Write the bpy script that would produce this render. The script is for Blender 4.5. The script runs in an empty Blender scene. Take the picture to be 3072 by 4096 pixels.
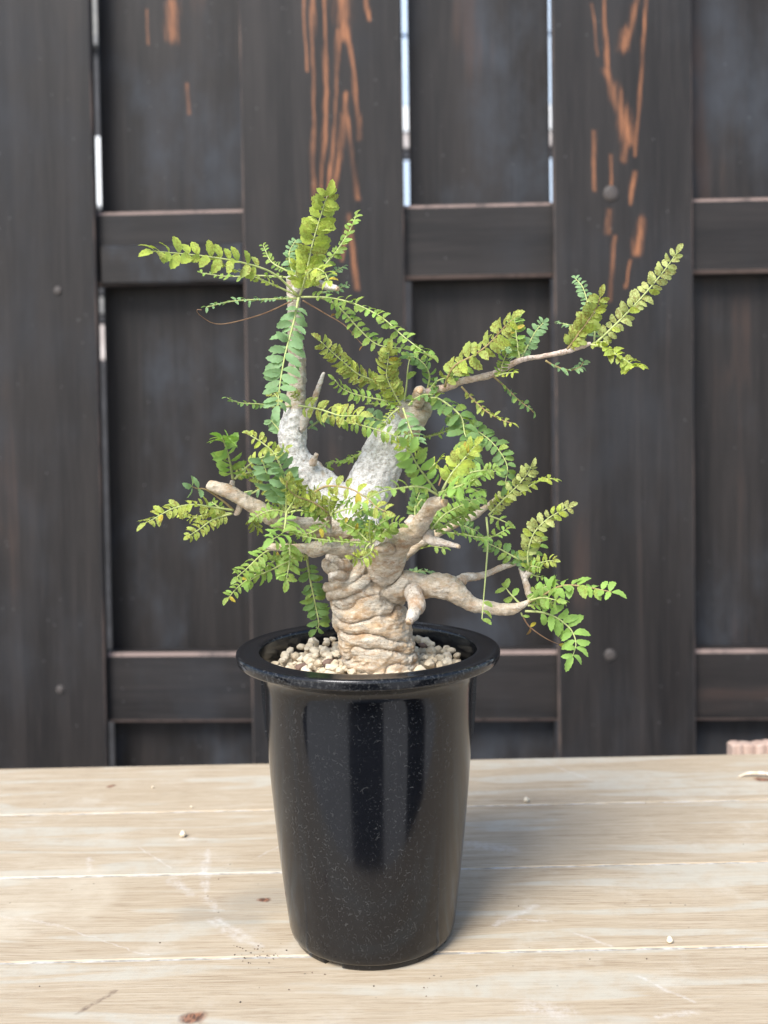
import bpy, bmesh, math, random
import numpy as np
from mathutils import Vector, Matrix

random.seed(7)
rng = np.random.default_rng(11)
SC = bpy.context.scene
COL = SC.collection
R = math.radians

# ------------------------------------------------------------------ camera
F = 4200.0                       # focal length in photograph pixels
PX, PY = 1536.0, 1768.0          # principal point in photograph pixels
ZPOT = 0.598                     # camera to pot axis
CAM = Vector((0.0083, -ZPOT, 0.3007))
PITCH, ROLL = R(-1.75), R(-0.85)
CROT = Matrix.Rotation(R(90) + PITCH, 3, 'X') @ Matrix.Rotation(ROLL, 3, 'Z')
cd = bpy.data.cameras.new('camera')
cam = bpy.data.objects.new('camera', cd)
COL.objects.link(cam)
cam.location = CAM
cam.rotation_euler = CROT.to_euler()
cd.sensor_fit = 'VERTICAL'
cd.sensor_height = 36.0
cd.lens = 36.0 * F / 4096.0
cd.shift_y = -(2048.0 - PY) / 4096.0
cd.clip_start, cd.clip_end = 0.01, 500
cd.dof.use_dof = True
cd.dof.focus_distance = 0.585
cd.dof.aperture_fstop = 7.5
SC.camera = cam
SC.render.resolution_x, SC.render.resolution_y = 768, 1024

# ------------------------------------------------------------------ light
SUN_EL, SUN_AZ = R(47), R(-150)  # azimuth from +Y, clockwise seen from above
w = bpy.data.worlds.new('World')
SC.world = w
w.use_nodes = True
wn = w.node_tree
bg = wn.nodes['Background']
sky = wn.nodes.new('ShaderNodeTexSky')
sky.sky_type = 'NISHITA'
sky.sun_disc = False
sky.sun_elevation = SUN_EL
sky.sun_rotation = SUN_AZ
sky.air_density = 1.0
sky.dust_density = 2.0
wn.links.new(sky.outputs[0], bg.inputs[0])
bg.inputs[1].default_value = 0.085
sl = bpy.data.lights.new('sun', 'SUN')
sl.energy = 1.5
sl.angle = R(26)
sl.color = (1.0, 0.985, 0.95)
sun = bpy.data.objects.new('sun', sl)
COL.objects.link(sun)
sd = Vector((math.sin(SUN_AZ) * math.cos(SUN_EL), math.cos(SUN_AZ) * math.cos(SUN_EL), math.sin(SUN_EL)))
sun.rotation_euler = sd.to_track_quat('Z', 'Y').to_euler()
sun.location = sd * 3
SC.view_settings.view_transform = 'Standard'
SC.view_settings.look = 'None'
SC.view_settings.gamma = 1.0
SC.view_settings.exposure = 1.6
SC.view_settings.use_curve_mapping = False

# ------------------------------------------------------------------ places
def ray(px, py):
    return (CROT @ Vector(((px - PX) / F, -(py - PY) / F, -1.0))).normalized()

def at(px, py, Y):                       # point of the place seen at a photograph pixel, at depth Y
    d = ray(px, py)
    return CAM + d * ((Y - CAM.y) / d.y)

def on_table(px, py):
    d = ray(px, py)
    return CAM + d * (-CAM.z / d.z)

D2S = 3072.0 / 1659.0                    # picture as displayed -> photograph
ZO = {'A': (500, 700, 1.84333), 'B': (1200, 1150, 1.84333), 'C': (1900, 900, 1.84333),
      'D': (500, 1650, 1.84333), 'E': (1200, 1750, 2.07375), 'F': (1650, 1750, 1.84333), 'S': (0, 0, 1.0)}
def zo(z, x, y):
    a, b, s = ZO[z]
    return a + x / s, b + y / s
def pxm(Y):                              # metres per photograph pixel at depth Y
    return (Y - CAM.y) / F

# ------------------------------------------------------------------ helpers
def tag(o, label=None, cat=None, group=None, kind=None):
    if label: o['label'] = label
    if cat: o['category'] = cat
    if group: o['group'] = group
    if kind: o['kind'] = kind
    return o

def empty(name, loc, rz=0.0):
    o = bpy.data.objects.new(name, None)
    COL.objects.link(o)
    o.location = loc
    o.rotation_euler = (0, 0, rz)
    o.empty_display_size = 0.02
    return o

def mk(name, verts, faces, mat, parent=None, smooth=True, loc=None, mats=None, midx=None):
    me = bpy.data.meshes.new(name)
    me.from_pydata([tuple(v) for v in verts], [], [tuple(f) for f in faces])
    for m in (mats or [mat]):
        me.materials.append(m)
    if midx is not None:
        me.polygons.foreach_set('material_index', midx)
    if smooth:
        me.polygons.foreach_set('use_smooth', [True] * len(me.polygons))
    me.update()
    return link(name, me, parent, loc)

def link(name, me, parent=None, loc=None):
    o = bpy.data.objects.new(name, me)
    COL.objects.link(o)
    if parent is not None: o.parent = parent
    if loc is not None: o.location = loc
    return o

def bevel_box(name, lo, hi, bev, mats, parent=None, loc=None, taper=None):
    """box with bevelled edges; bevel faces take the second material"""
    bm = bmesh.new()
    bmesh.ops.create_cube(bm, size=1.0)
    for v in bm.verts:
        v.co = Vector([(lo[i] + hi[i]) / 2 + v.co[i] * (hi[i] - lo[i]) for i in range(3)])
    bmesh.ops.bevel(bm, geom=bm.edges[:], offset=bev, segments=1, affect='EDGES', profile=0.5)
    bm.normal_update()
    if len(mats) > 1:
        for f in bm.faces:
            if max(abs(c) for c in f.normal) < 0.98:
                f.material_index = 1
    me = bpy.data.meshes.new(name)
    bm.to_mesh(me); bm.free()
    for m in mats: me.materials.append(m)
    return link(name, me, parent, loc)

def catmull(P, n):
    P = np.array(P, float)
    if len(P) == 2:
        t = np.linspace(0, 1, n)[:, None]
        return P[0] * (1 - t) + P[1] * t
    Q = np.vstack([2 * P[0] - P[1], P, 2 * P[-1] - P[-2]])
    seg = np.linalg.norm(np.diff(P[:, :3], axis=0), axis=1)
    cum = np.concatenate([[0], np.cumsum(seg)]) / seg.sum()
    out = []
    for s in np.linspace(0, 1, n):
        i = min(np.searchsorted(cum, s, side='right') - 1, len(P) - 2)
        t = (s - cum[i]) / max(cum[i + 1] - cum[i], 1e-9)
        p0, p1, p2, p3 = Q[i], Q[i + 1], Q[i + 2], Q[i + 3]
        out.append(0.5 * ((2 * p1) + (-p0 + p2) * t + (2 * p0 - 5 * p1 + 4 * p2 - p3) * t * t + (-p0 + 3 * p1 - 3 * p2 + p3) * t ** 3))
    return np.array(out)

def tube(C, rad, seg=8, cap=True):
    """tube along the points C with radii rad"""
    C = np.array(C, float)
    T = np.gradient(C, axis=0)
    T /= np.linalg.norm(T, axis=1)[:, None] + 1e-12
    ref = np.array([0.31, -0.9, 0.2])
    U = np.cross(T[0], ref); U /= np.linalg.norm(U)
    verts, faces = [], []
    n = len(C)
    for i in range(n):
        U = U - T[i] * U.dot(T[i]); U /= np.linalg.norm(U) + 1e-12
        V = np.cross(T[i], U)
        for j in range(seg):
            a = 2 * math.pi * j / seg
            verts.append(C[i] + rad[i] * (math.cos(a) * U + math.sin(a) * V))
    for i in range(n - 1):
        for j in range(seg):
            faces.append((i * seg + j, i * seg + (j + 1) % seg, (i + 1) * seg + (j + 1) % seg, (i + 1) * seg + j))
    if cap:
        faces.append(tuple(range(seg - 1, -1, -1)))
        faces.append(tuple((n - 1) * seg + j for j in range(seg)))
    return verts, faces

def lathe(profile, seg=128, a0=0.0, a1=2 * math.pi):
    full = abs(a1 - a0 - 2 * math.pi) < 1e-6
    cols = seg if full else seg + 1
    verts, faces = [], []
    for i in range(cols):
        a = a0 + (a1 - a0) * i / seg
        for r, z in profile:
            verts.append((r * math.cos(a), r * math.sin(a), z))
    m = len(profile)
    for i in range(seg):
        k = (i + 1) % cols
        for j in range(m - 1):
            faces.append((i * m + j, k * m + j, k * m + j + 1, i * m + j + 1))
    return verts, faces

def vnoise(P, scale, seed=0):
    """value noise in -1..1, vectorised"""
    Q = np.asarray(P, float) * scale + seed * 17.31
    I = np.floor(Q).astype(np.int64); f = Q - I
    f = f * f * (3 - 2 * f)
    def h(ix, iy, iz):
        n = (ix * 374761393 + iy * 668265263 + iz * 2147483647 + seed * 974711) & 0xFFFFFFFF
        n = ((n ^ (n >> 13)) * 1274126177) & 0xFFFFFFFF
        n = n ^ (n >> 16)
        return (n & 0xFFFF) / 32767.5 - 1.0
    x, y, z = I[:, 0], I[:, 1], I[:, 2]
    fx, fy, fz = f[:, 0], f[:, 1], f[:, 2]
    r = 0
    for dx in (0, 1):
        for dy in (0, 1):
            for dz in (0, 1):
                wgt = (fx if dx else 1 - fx) * (fy if dy else 1 - fy) * (fz if dz else 1 - fz)
                r = r + wgt * h(x + dx, y + dy, z + dz)
    return r

# ------------------------------------------------------------------ materials
class M:
    def __init__(s, name):
        s.m = bpy.data.materials.new(name)
        s.m.use_nodes = True
        s.nt = s.m.node_tree
        s.b = s.nt.nodes['Principled BSDF']
        s.out = s.nt.nodes['Material Output']
    def n(s, typ, ins=None, **props):
        nd = s.nt.nodes.new('ShaderNode' + typ)
        for k, v in props.items(): setattr(nd, k, v)
        for k, v in (ins or {}).items(): s.put(nd.inputs[k], v)
        return nd
    def put(s, sock, v):
        if isinstance(v, bpy.types.NodeSocket): s.nt.links.new(v, sock)
        elif isinstance(v, bpy.types.Node): s.nt.links.new(v.outputs[0], sock)
        else:
            if isinstance(v, tuple) and len(v) == 3 and sock.type == 'RGBA': v = (*v, 1)
            sock.default_value = v
    def math(s, op, a, b=0.0, clamp=False):
        return s.n('Math', {0: a, 1: b}, operation=op, use_clamp=clamp).outputs[0]
    def vm(s, op, a, b=(0, 0, 0)):
        return s.n('VectorMath', {0: a, 1: b}, operation=op)
    def mix(s, f, a, b):
        nd = s.n('Mix', data_type='RGBA')
        s.put(nd.inputs[0], f); s.put(nd.inputs[6], a); s.put(nd.inputs[7], b)
        return nd.outputs[2]
    def noise(s, vec, scale=5.0, detail=3.0, rough=0.55, dist=0.0):
        return s.n('TexNoise', {'Vector': vec, 'Scale': scale, 'Detail': detail, 'Roughness': rough, 'Distortion': dist}).outputs[0]
    def mapr(s, v, a, b, c=0.0, d=1.0):
        return s.n('MapRange', {0: v, 1: a, 2: b, 3: c, 4: d}, interpolation_type='SMOOTHSTEP').outputs[0]
    def scale(s, vec, v):
        return s.vm('MULTIPLY', vec, v).outputs[0]
    def seg(s, P, a, b, wd, soft):
        """mask of a straight stroke a-b of half width wd in the plane of P"""
        a, b = Vector(a), Vector(b)
        ba = b - a
        pa = s.vm('SUBTRACT', P, tuple(a)).outputs[0]
        h = s.math('MULTIPLY', s.vm('DOT_PRODUCT', pa, tuple(ba)).outputs['Value'], 1 / max(ba.dot(ba), 1e-9), clamp=True)
        sc = s.n('VectorMath', {0: tuple(ba), 'Scale': h}, operation='SCALE').outputs[0]
        d = s.vm('LENGTH', s.vm('SUBTRACT', pa, sc).outputs[0]).outputs['Value']
        return s.mapr(d, wd * (1 - soft), wd * (1 + soft), 1.0, 0.0)
    def segd(s, P, a, b, wd):
        a, b = Vector(a), Vector(b)
        ba = b - a
        pa = s.vm('SUBTRACT', P, tuple(a)).outputs[0]
        h = s.math('MULTIPLY', s.vm('DOT_PRODUCT', pa, tuple(ba)).outputs['Value'], 1 / max(ba.dot(ba), 1e-9), clamp=True)
        sc = s.n('VectorMath', {0: tuple(ba), 'Scale': h}, operation='SCALE').outputs[0]
        d = s.vm('LENGTH', s.vm('SUBTRACT', pa, sc).outputs[0]).outputs['Value']
        return s.math('MULTIPLY', d, 1.0 / wd)
    def strokes(s, P, items, nz, amt, lo=0.3, hi=1.5):
        r = None
        for a, b, wd in items:
            d = s.segd(P, a, b, wd)
            r = d if r is None else s.math('MINIMUM', r, d)
        r = s.math('ADD', r, s.math('MULTIPLY', s.math('SUBTRACT', nz, 0.5), amt))
        return s.mapr(r, lo, hi, 1.0, 0.0)
    def bump(s, h, strength=0.3, dist=0.001):
        nd = s.n('Bump', {'Strength': strength, 'Distance': dist, 'Height': h})
        s.nt.links.new(nd.outputs[0], s.b.inputs['Normal'])
    def set(s, **k):
        for a, v in k.items(): s.put(s.b.inputs[a.replace('_', ' ')], v)
        return s.m
    def obj(s): return s.n('TexCoord').outputs['Object']
    def pos(s): return s.n('NewGeometry').outputs['Position']

def max_all(m, masks):
    r = masks[0]
    for k in masks[1:]: r = m.math('MAXIMUM', r, k)
    return r

# -- dark stained fence wood
def fence_mat(name, strokes=(), orange=(0.40, 0.165, 0.075), horiz=False, dusty=0.5, seed=0.0):
    m = M(name)
    P = m.vm('ADD', m.obj(), (seed, 0, seed * 0.7)).outputs[0]
    st = (3, 60, 90) if horiz else (90, 60, 3)
    st2 = (1.5, 30, 30) if horiz else (30, 30, 1.5)
    g = m.noise(m.scale(P, st), 4.0, 5.0, 0.65)
    g2 = m.noise(m.scale(P, st2), 1.0, 4.0, 0.6, 0.6)
    cl = m.noise(m.scale(P, (1, 1, 0.6)), 9.0, 5.0, 0.6)
    c = m.mix(m.mapr(g2, 0.35, 0.7), (0.0115, 0.0103, 0.0102), (0.0240, 0.0208, 0.0198))
    c = m.mix(m.math('MULTIPLY', m.mapr(g, 0.45, 0.75), 0.45), c, (0.040, 0.0335, 0.031))
    c = m.mix(m.math('MULTIPLY', m.mapr(cl, 0.44, 0.76), dusty * 0.9), c, (0.048, 0.055, 0.067))
    wear = m.mapr(m.math('MULTIPLY', g2, m.noise(P, 5.0, 2.0)), 0.34, 0.46)
    c = m.mix(m.math('MULTIPLY', wear, 0.35), c, (0.075, 0.043, 0.032))
    if strokes:
        raw = m.obj()
        nz = m.n('TexNoise', {'Vector': m.scale(raw, (1, 1, 0.25)), 'Scale': 38.0, 'Detail': 3.0}).outputs['Color']
        off = m.vm('MULTIPLY', m.vm('SUBTRACT', nz, (0.5, 0.5, 0.5)).outputs[0], (0.014, 0, 0.02)).outputs[0]
        Q = m.vm('MULTIPLY', m.vm('ADD', raw, off).outputs[0], (1, 0, 1)).outputs[0]
        nn = m.noise(m.scale(raw, (150, 1, 12)), 2.0, 4.0, 0.65)
        mk_ = m.strokes(Q, strokes, nn, 4.5, -0.7, 2.3)
        br = m.mapr(m.noise(m.scale(raw, (260, 1, 14)), 2.0, 4.0, 0.7), 0.32, 0.66, 0.3, 1.0)
        br = m.math('MULTIPLY', br, m.mapr(m.noise(m.scale(raw, (45, 1, 7)), 1.0, 3.0), 0.33, 0.6, 0.3, 1.25))
        c = m.mix(m.math('MULTIPLY', m.math('MULTIPLY', mk_, br, ), 0.85), c, orange)
    sp = m.n('TexVoronoi', {'Vector': P, 'Scale': 55.0}).outputs[0]
    c = m.mix(m.math('MULTIPLY', m.mapr(sp, 0.035, 0.06, 1, 0), 0.35), c, (0.25, 0.25, 0.25))
    m.bump(g, 0.35, 0.0006)
    return m.set(Base_Color=c, Roughness=m.mapr(cl, 0.3, 0.7, 0.48, 0.66), Specular_IOR_Level=0.26)

def worn_mat(name, light, dark, a, b, st):
    m = M(name)
    P = m.obj()
    f = m.mapr(m.noise(m.scale(P, st), 3.0, 4.0, 0.65), a, b)
    return m.set(Base_Color=m.mix(f, dark, light), Roughness=0.7)
FENCE_EDGE = worn_mat('fence_worn_edge', (0.11, 0.078, 0.064), (0.030, 0.026, 0.025), 0.4, 0.68, (8, 8, 3))
RAIL_EDGE = worn_mat('rail_worn_edge', (0.20, 0.145, 0.125), (0.055, 0.043, 0.040), 0.25, 0.55, (14, 6, 6))

# -- whitewashed table wood
def table_mat():
    m = M('whitewashed_wood')
    W = m.pos()
    rnd = m.n('ObjectInfo').outputs['Random']
    off = m.n('CombineXYZ', {0: m.math('MULTIPLY', rnd, 7.0), 1: m.math('MULTIPLY', rnd, 3.0), 2: 0.0}).outputs[0]
    P = m.vm('ADD', W, off).outputs[0]
    warp = m.math('MULTIPLY', m.math('SUBTRACT', m.noise(m.scale(P, (2.2, 7, 1)), 1.6, 2.0), 0.5), 0.016)
    sep = m.n('SeparateXYZ', {0: P})
    y2 = m.math('ADD', sep.outputs[1], warp)
    PG = m.n('CombineXYZ', {0: sep.outputs[0], 1: y2, 2: 0.0}).outputs[0]
    fine = m.noise(m.scale(PG, (28, 900, 1)), 1.0, 5.0, 0.78)
    mid = m.noise(m.scale(PG, (11, 230, 1)), 1.0, 5.0, 0.7)
    rdg = m.mapr(m.math('ABSOLUTE', m.math('SUBTRACT', m.noise(m.scale(PG, (11, 360, 1)), 1.0, 3.0, 0.6), 0.5)), 0.0, 0.035, 1, 0)
    cath = m.noise(m.scale(PG, (3.2, 26, 1)), 1.6, 2.5, 0.5, 0.5)
    dust = m.noise(P, 22.0, 5.0, 0.65)
    c = m.mix(m.mapr(mid, 0.3, 0.7), (0.44, 0.35, 0.24), (0.53, 0.445, 0.325))
    c = m.mix(m.math('MULTIPLY', m.mapr(fine, 0.52, 0.64), 0.6), c, (0.27, 0.19, 0.115))
    c = m.mix(m.math('MULTIPLY', m.mapr(fine, 0.44, 0.32), 0.4), c, (0.62, 0.55, 0.435))
    c = m.mix(m.math('MULTIPLY', rdg, m.mapr(cath, 0.35, 0.6, 0.55, 0.12)), c, (0.25, 0.17, 0.10))
    lime = m.math('MULTIPLY', m.mapr(cath, 0.53, 0.60), m.mapr(m.noise(PG, 60.0, 5.0, 0.7), 0.35, 0.6, 0.4, 1.0))
    c = m.mix(m.math('MULTIPLY', lime, 0.6), c, (0.53, 0.515, 0.44))
    c = m.mix(m.math('MULTIPLY', m.mapr(dust, 0.52, 0.8), 0.55), c, (0.62, 0.575, 0.48))
    # marks with a place of their own
    nz = m.n('TexNoise', {'Vector': W, 'Scale': 130.0, 'Detail': 4.0}).outputs['Color']
    wob = m.vm('MULTIPLY', m.vm('SUBTRACT', nz, (0.5, 0.5, 0.5)).outputs[0], (0.006, 0.006, 0)).outputs[0]
    Q = m.vm('MULTIPLY', m.vm('ADD', W, wob).outputs[0], (1, 1, 0)).outputs[0]
    def T(x, y): v = on_table(x * D2S, y * D2S); return (v.x, v.y, 0)
    # grey bruise + brown knots
    gr = max_all(m, [m.seg(Q, T(530, 1950), T(590, 1935), 0.016, 0.9), m.seg(Q, T(420, 1975), T(540, 1985), 0.010, 0.95)])
    c = m.mix(m.math('MULTIPLY', gr, m.mapr(mid, 0.25, 0.75, 0.15, 0.5)), c, (0.22, 0.215, 0.19))
    kn = max_all(m, [m.seg(Q, T(566, 1943), T(576, 1943), 0.0028, 0.5), m.seg(Q, T(1640, 1683), T(1665, 1685), 0.0040, 0.6),
                     m.seg(Q, T(238, 1699), T(244, 1697), 0.0022, 0.7), m.seg(Q, T(409, 2200), T(424, 2197), 0.0045, 0.5)])
    kc = m.mix(m.mapr(m.noise(m.scale(W, (500, 180, 1)), 1.0, 3.0), 0.4, 0.62), (0.09, 0.035, 0.02), (0.30, 0.13, 0.07))
    c = m.mix(m.math('MULTIPLY', kn, 0.92), c, kc)
    # chalky scuffs
    sc = []
    for a, b, wd in [((440, 1862), (437, 1920), .0016), ((448, 1836), (446, 1925), .0015), ((440, 1935), (470, 1965), .0022),
                     ((425, 1810), (385, 1815), .0015), ((370, 1900), (412, 1930), .0028), ((455, 1990), (520, 2030), .0022), ((470, 1985), (560, 2045), .0022),
                     ((190, 1855), (196, 1880), .0016), ((0, 1978), (130, 2000), .0012), ((130, 2000), (320, 2065), .0005),
                     ((1070, 1998), (1155, 1957), .0020), ((1095, 1985), (1190, 1990), .0011), ((1240, 2015), (1320, 2045), .0010),
                     ((1020, 1825), (1100, 1835), .0045), ((1420, 2195), (1505, 2185), .0016), ((1150, 2175), (1215, 2190), .0055),
                     ((1380, 2110), (1500, 2165), .0009), ((560, 1850), (660, 1800), .0008), ((300, 1830), (370, 1875), .0006), ((1290, 1690), (1160, 1640), .0008)]:
        sc.append((T(*a), T(*b), wd))
    brk = m.mapr(m.noise(m.scale(W, (60, 60, 1)), 3.0, 5.0, 0.7), 0.36, 0.62, 0.15, 1.0)
    c = m.mix(m.math('MULTIPLY', m.math('MULTIPLY', m.strokes(Q, sc, m.noise(W, 420.0, 4.0, 0.7), 3.0, -0.4, 2.2), brk), 0.40), c, (0.74, 0.73, 0.71))
    # dusty ring left by another pot
    ce = T(60, 1935)
    dd = m.vm('LENGTH', m.vm('SUBTRACT', Q, ce).outputs[0]).outputs['Value']
    disc = m.math('MULTIPLY', m.mapr(dd, 0.050, 0.062, 1, 0), m.mapr(dust, 0.35, 0.65, 0.25, 1.0))
    c = m.mix(m.math('MULTIPLY', disc, 0.5), c, (0.62, 0.545, 0.42))
    # a dark scratch
    ds = m.seg(Q, T(165, 2190), T(250, 2140), .0013, 0.7)
    c = m.mix(m.math('MULTIPLY', m.math('MULTIPLY', ds, brk), 0.8), c, (0.16, 0.11, 0.08))
    sp = m.n('TexVoronoi', {'Vector': W, 'Scale': 95.0})
    spk = m.math('MULTIPLY', m.mapr(sp.outputs[0], 0.035, 0.08, 1, 0), m.mapr(m.noise(W, 9.0, 2.0), 0.5, 0.62))
    c = m.mix(m.math('MULTIPLY', spk, 0.8), c, (0.10, 0.085, 0.07))
    m.bump(m.math('ADD', m.math('MULTIPLY', fine, 0.7), m.math('MULTIPLY', mid, 0.5)), 0.5, 0.0006)
    return m.set(Base_Color=c, Roughness=0.66)
TABLE = table_mat()

def simple(name, c1, c2, scale, rough, bump=0.0, bd=0.001, stretch=(1, 1, 1), detail=4.0, lo=0.35, hi=0.65):
    m = M(name)
    P = m.scale(m.obj(), stretch)
    f = m.noise(P, scale, detail, 0.6)
    if bump: m.bump(f, bump, bd)
    return m.set(Base_Color=m.mix(m.mapr(f, lo, hi), c1, c2), Roughness=rough)
FILLER = simple('white_joint_filler', (0.33, 0.30, 0.25), (0.58, 0.56, 0.52), 110, 0.85, 0.4, 0.0006)
GROUND = simple('concrete', (0.40, 0.39, 0.37), (0.50, 0.485, 0.46), 7, 0.85, 0.2, 0.002)

# ------------------------------------------------------------------ ground
ZG = -0.74
g = mk('ground', [(-60, -60, ZG), (60, -60, ZG), (60, 60, ZG), (-60, 60, ZG)], [(0, 1, 2, 3)], GROUND, smooth=False)
tag(g, 'pale concrete ground below the table', 'ground', kind='structure')

# ------------------------------------------------------------------ table
TROT = R(0.85)
table = empty('wooden_table', (0, 0, ZG), TROT)
tag(table, 'pale whitewashed plank table carrying the black pot', 'table')
ys = [on_table(1481, q).y for q in (3046, 3231, 3481, 3818)] + [-0.135]
TH = 0.024
TL = 0.78
for i in range(4):
    yb, yf = ys[i] - (0.0011 if i else 0), ys[i + 1] + 0.0011
    o = bevel_box('plank', (-TL, -(yb - yf) / 2, -TH), (TL, (yb - yf) / 2, 0), 0.0007, [TABLE], table, (0, (yb + yf) / 2, -ZG))
    if i < 3:
        vs = []
        n = 240
        for k in range(n + 1):
            x = -TL + 2 * TL * k / n
            dz = -0.0006 + 0.00045 * math.sin(k * 1.7) * math.sin(k * 0.61)
            for s in (-1, 1):
                vs.append((x, ys[i + 1] + s * 0.00112, dz - ZG))
        fs = [(2 * k, 2 * k + 2, 2 * k + 3, 2 * k + 1) for k in range(n)]
        b = len(vs)
        vs += [(v[0], v[1], -0.012 - ZG) for v in vs]
        fs += [(2 * k, b + 2 * k, b + 2 * k + 2, 2 * k + 2) for k in range(n)] + [(2 * k + 1, 2 * k + 3, b + 2 * k + 3, b + 2 * k + 1) for k in range(n)]
        mk('joint_filler', vs, fs, FILLER, table, smooth=False)
LEGW = simple('table_leg_wood', (0.38, 0.29, 0.2), (0.52, 0.43, 0.32), 9, 0.7, stretch=(20, 20, 1))
for sx in (-1, 1):
    bevel_box('cross_beam', (-0.02, -0.12, -0.06), (0.02, 0.28, 0), 0.002, [LEGW], table, (sx * 0.6, 0, -ZG - TH))
    for y in (-0.095, 0.255):
        bevel_box('leg', (-0.028, -0.028, 0), (0.028, 0.028, -ZG - TH - 0.06), 0.003, [LEGW], table, (sx * 0.6, y, 0))

# ------------------------------------------------------------------ fence
YF = 0.652
FROT = R(-2.3)
fence = empty('board_fence', (0, YF, ZG), FROT)
tag(fence, 'black-brown stained timber fence of overlapping boards behind the table', 'fence')
FM = Matrix.Translation((0, YF, ZG)) @ Matrix.Rotation(FROT, 4, 'Z')
FMI = FM.inverted()
def fl(x, y, back=0.0):                  # displayed pixel -> fence frame point on the plane 'back' behind the front
    d = ray(x * D2S, y * D2S)
    o_, d_ = FMI @ CAM, (FMI.to_3x3() @ d)
    t = (back - o_.y) / d_.y
    return o_ + d_ * t
TB, RB, BB = 0.013, 0.030, 0.013         # front board, rail, back board thickness
FTOP = 1.95
def board(xl, xr, back, strokes=(), seed=0.0, dusty=0.5, name='board', th=TB):
    ul, ur = fl(xl, 900, back).x, fl(xr, 900, back).x
    cx = (ul + ur) / 2
    st = []
    for a, b, wd in strokes:
        pa, pb = fl(*a, back), fl(*b, back)
        st.append(((pa.x - cx, 0, pa.z), (pb.x - cx, 0, pb.z), wd * D2S * 1.02 / F))
    mt = fence_mat('stained_board_%d' % int(seed * 10), st, seed=seed, dusty=dusty)
    return bevel_box(name, (ul - cx, back, 0.05), (ur - cx, back + th, FTOP), 0.0022, [mt, FENCE_EDGE], fence, (cx, 0, 0))
S2 = [((675, -20), (680, 250), 4), ((680, 250), (675, 430), 4.5), ((697, -20), (706, 200), 3.5), ((706, 200), (692, 420), 4), ((726, 60), (722, 200), 3.5),
      ((722, 200), (711, 430), 3.5), ((738, -20), (742, 30), 18), ((742, 40), (745, 75), 11), ((735, 60), (726, 150), 4), ((752, 60), (768, 200), 4.5), ((768, 200), (779, 300), 3.5),
      ((747, 206), (746, 250), 6), ((744, 250), (736, 310), 8), ((750, 255), (766, 330), 6), ((736, 310), (722, 400), 6), ((766, 330), (775, 430), 5),
      ((756, 470), (758, 520), 7), ((750, 490), (735, 560), 4), ((760, 520), (770, 620), 6), ((790, -20), (800, 40), 4), ((658, -20), (662, 150), 3)]
S3 = [((1305, -20), (1312, 160), 4.5), ((1378, -20), (1352, 100), 5), ((1352, 70), (1345, 105), 9), ((1310, 150), (1330, 210), 8), ((1325, 190), (1347, 260), 11), ((1343, 240), (1355, 300), 12),
      ((1355, 290), (1346, 345), 6), ((1398, -20), (1381, 180), 4), ((1285, 280), (1284, 410), 4), ((1321, 335), (1317, 395), 4), ((1314, 450), (1311, 500), 5),
      ((1386, 478), (1374, 545), 8), ((1325, 510), (1319, 650), 4), ((1372, 370), (1363, 440), 4), ((1380, 180), (1370, 330), 3.5), ((1280, 10), (1290, 120), 2.5), ((1360, 560), (1350, 620), 2.5)]
SB0 = [((370, 10), (372, 85), 12), ((316, 20), (318, 95), 3), ((405, 185), (408, 245), 4)]
board(-120, 214, 0, seed=0.3, dusty=0.35)
board(532, 879, 0, S2, seed=1.1, dusty=0.25)
board(1200, 1500, 0, S3, seed=2.7, dusty=0.25)
b_ = TB + RB
board(229, 560, b_, SB0, seed=3.9, dusty=0.9)
board(892, 1193.5, b_, seed=5.2, dusty=0.9)
board(1478, 1800, b_, seed=6.8, dusty=0.8)
board(1822, 2140, 0, seed=8.1, dusty=0.3)
board(-420, -105, b_, seed=9.4, dusty=0.8)
RAILM = fence_mat('stained_rail', horiz=True, dusty=0.25, seed=4.4)
def rail(y0, y1, u0=-1.0, u1=1.0, f=TB, bk=TB + RB):
    z0, z1 = fl(1000, y1, f).z, fl(1000, y0, f).z
    return bevel_box('rail', (u0, f + 0.0004, z0), (u1, bk - 0.0004, z1), 0.0042, [RAILM, RAIL_EDGE], fence)
rail(440, 601)
rail(1407, 1560)
rail(-420, -260)
# a slim batten proud of the upper rail between the first two front boards
a, b = fl(216, 531, TB), fl(531, 611, TB)
bm_ = fence_mat('stained_batten', horiz=True, dusty=1.6, seed=7.7)
bevel_box('batten', (a.x, TB - 0.005, b.z), (b.x - 0.001, TB + 0.0001, a.z), 0.003, [bm_], fence)
# screw plugs
PLUG = simple('dark_plug', (0.04, 0.033, 0.03), (0.06, 0.05, 0.045), 60, 0.6)
for x, y, r in [(1320, 418, 0.0105), (1318, 1415, 0.008), (125, 628, 0.006), (130, 1490, 0.006), (700, 1480, 0.007)]:
    p = fl(x, y, 0)
    v, f = lathe([(0.0001, 0.0022), (r * 0.5, 0.002), (r * 0.85, 0.0012), (r, -0.002)], 24)
    v = [(q[0], -q[2], q[1]) for q in v]
    mk('screw_plug', v, f, PLUG, fence, loc=(p.x, p.y, p.z))
for u in (-1.05, 1.05):                  # posts that carry the rails, outside the picture
    bevel_box('post', (u - 0.04, TB, 0), (u + 0.04, TB + 0.08, 1.9), 0.003, [RAILM], fence)

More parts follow.
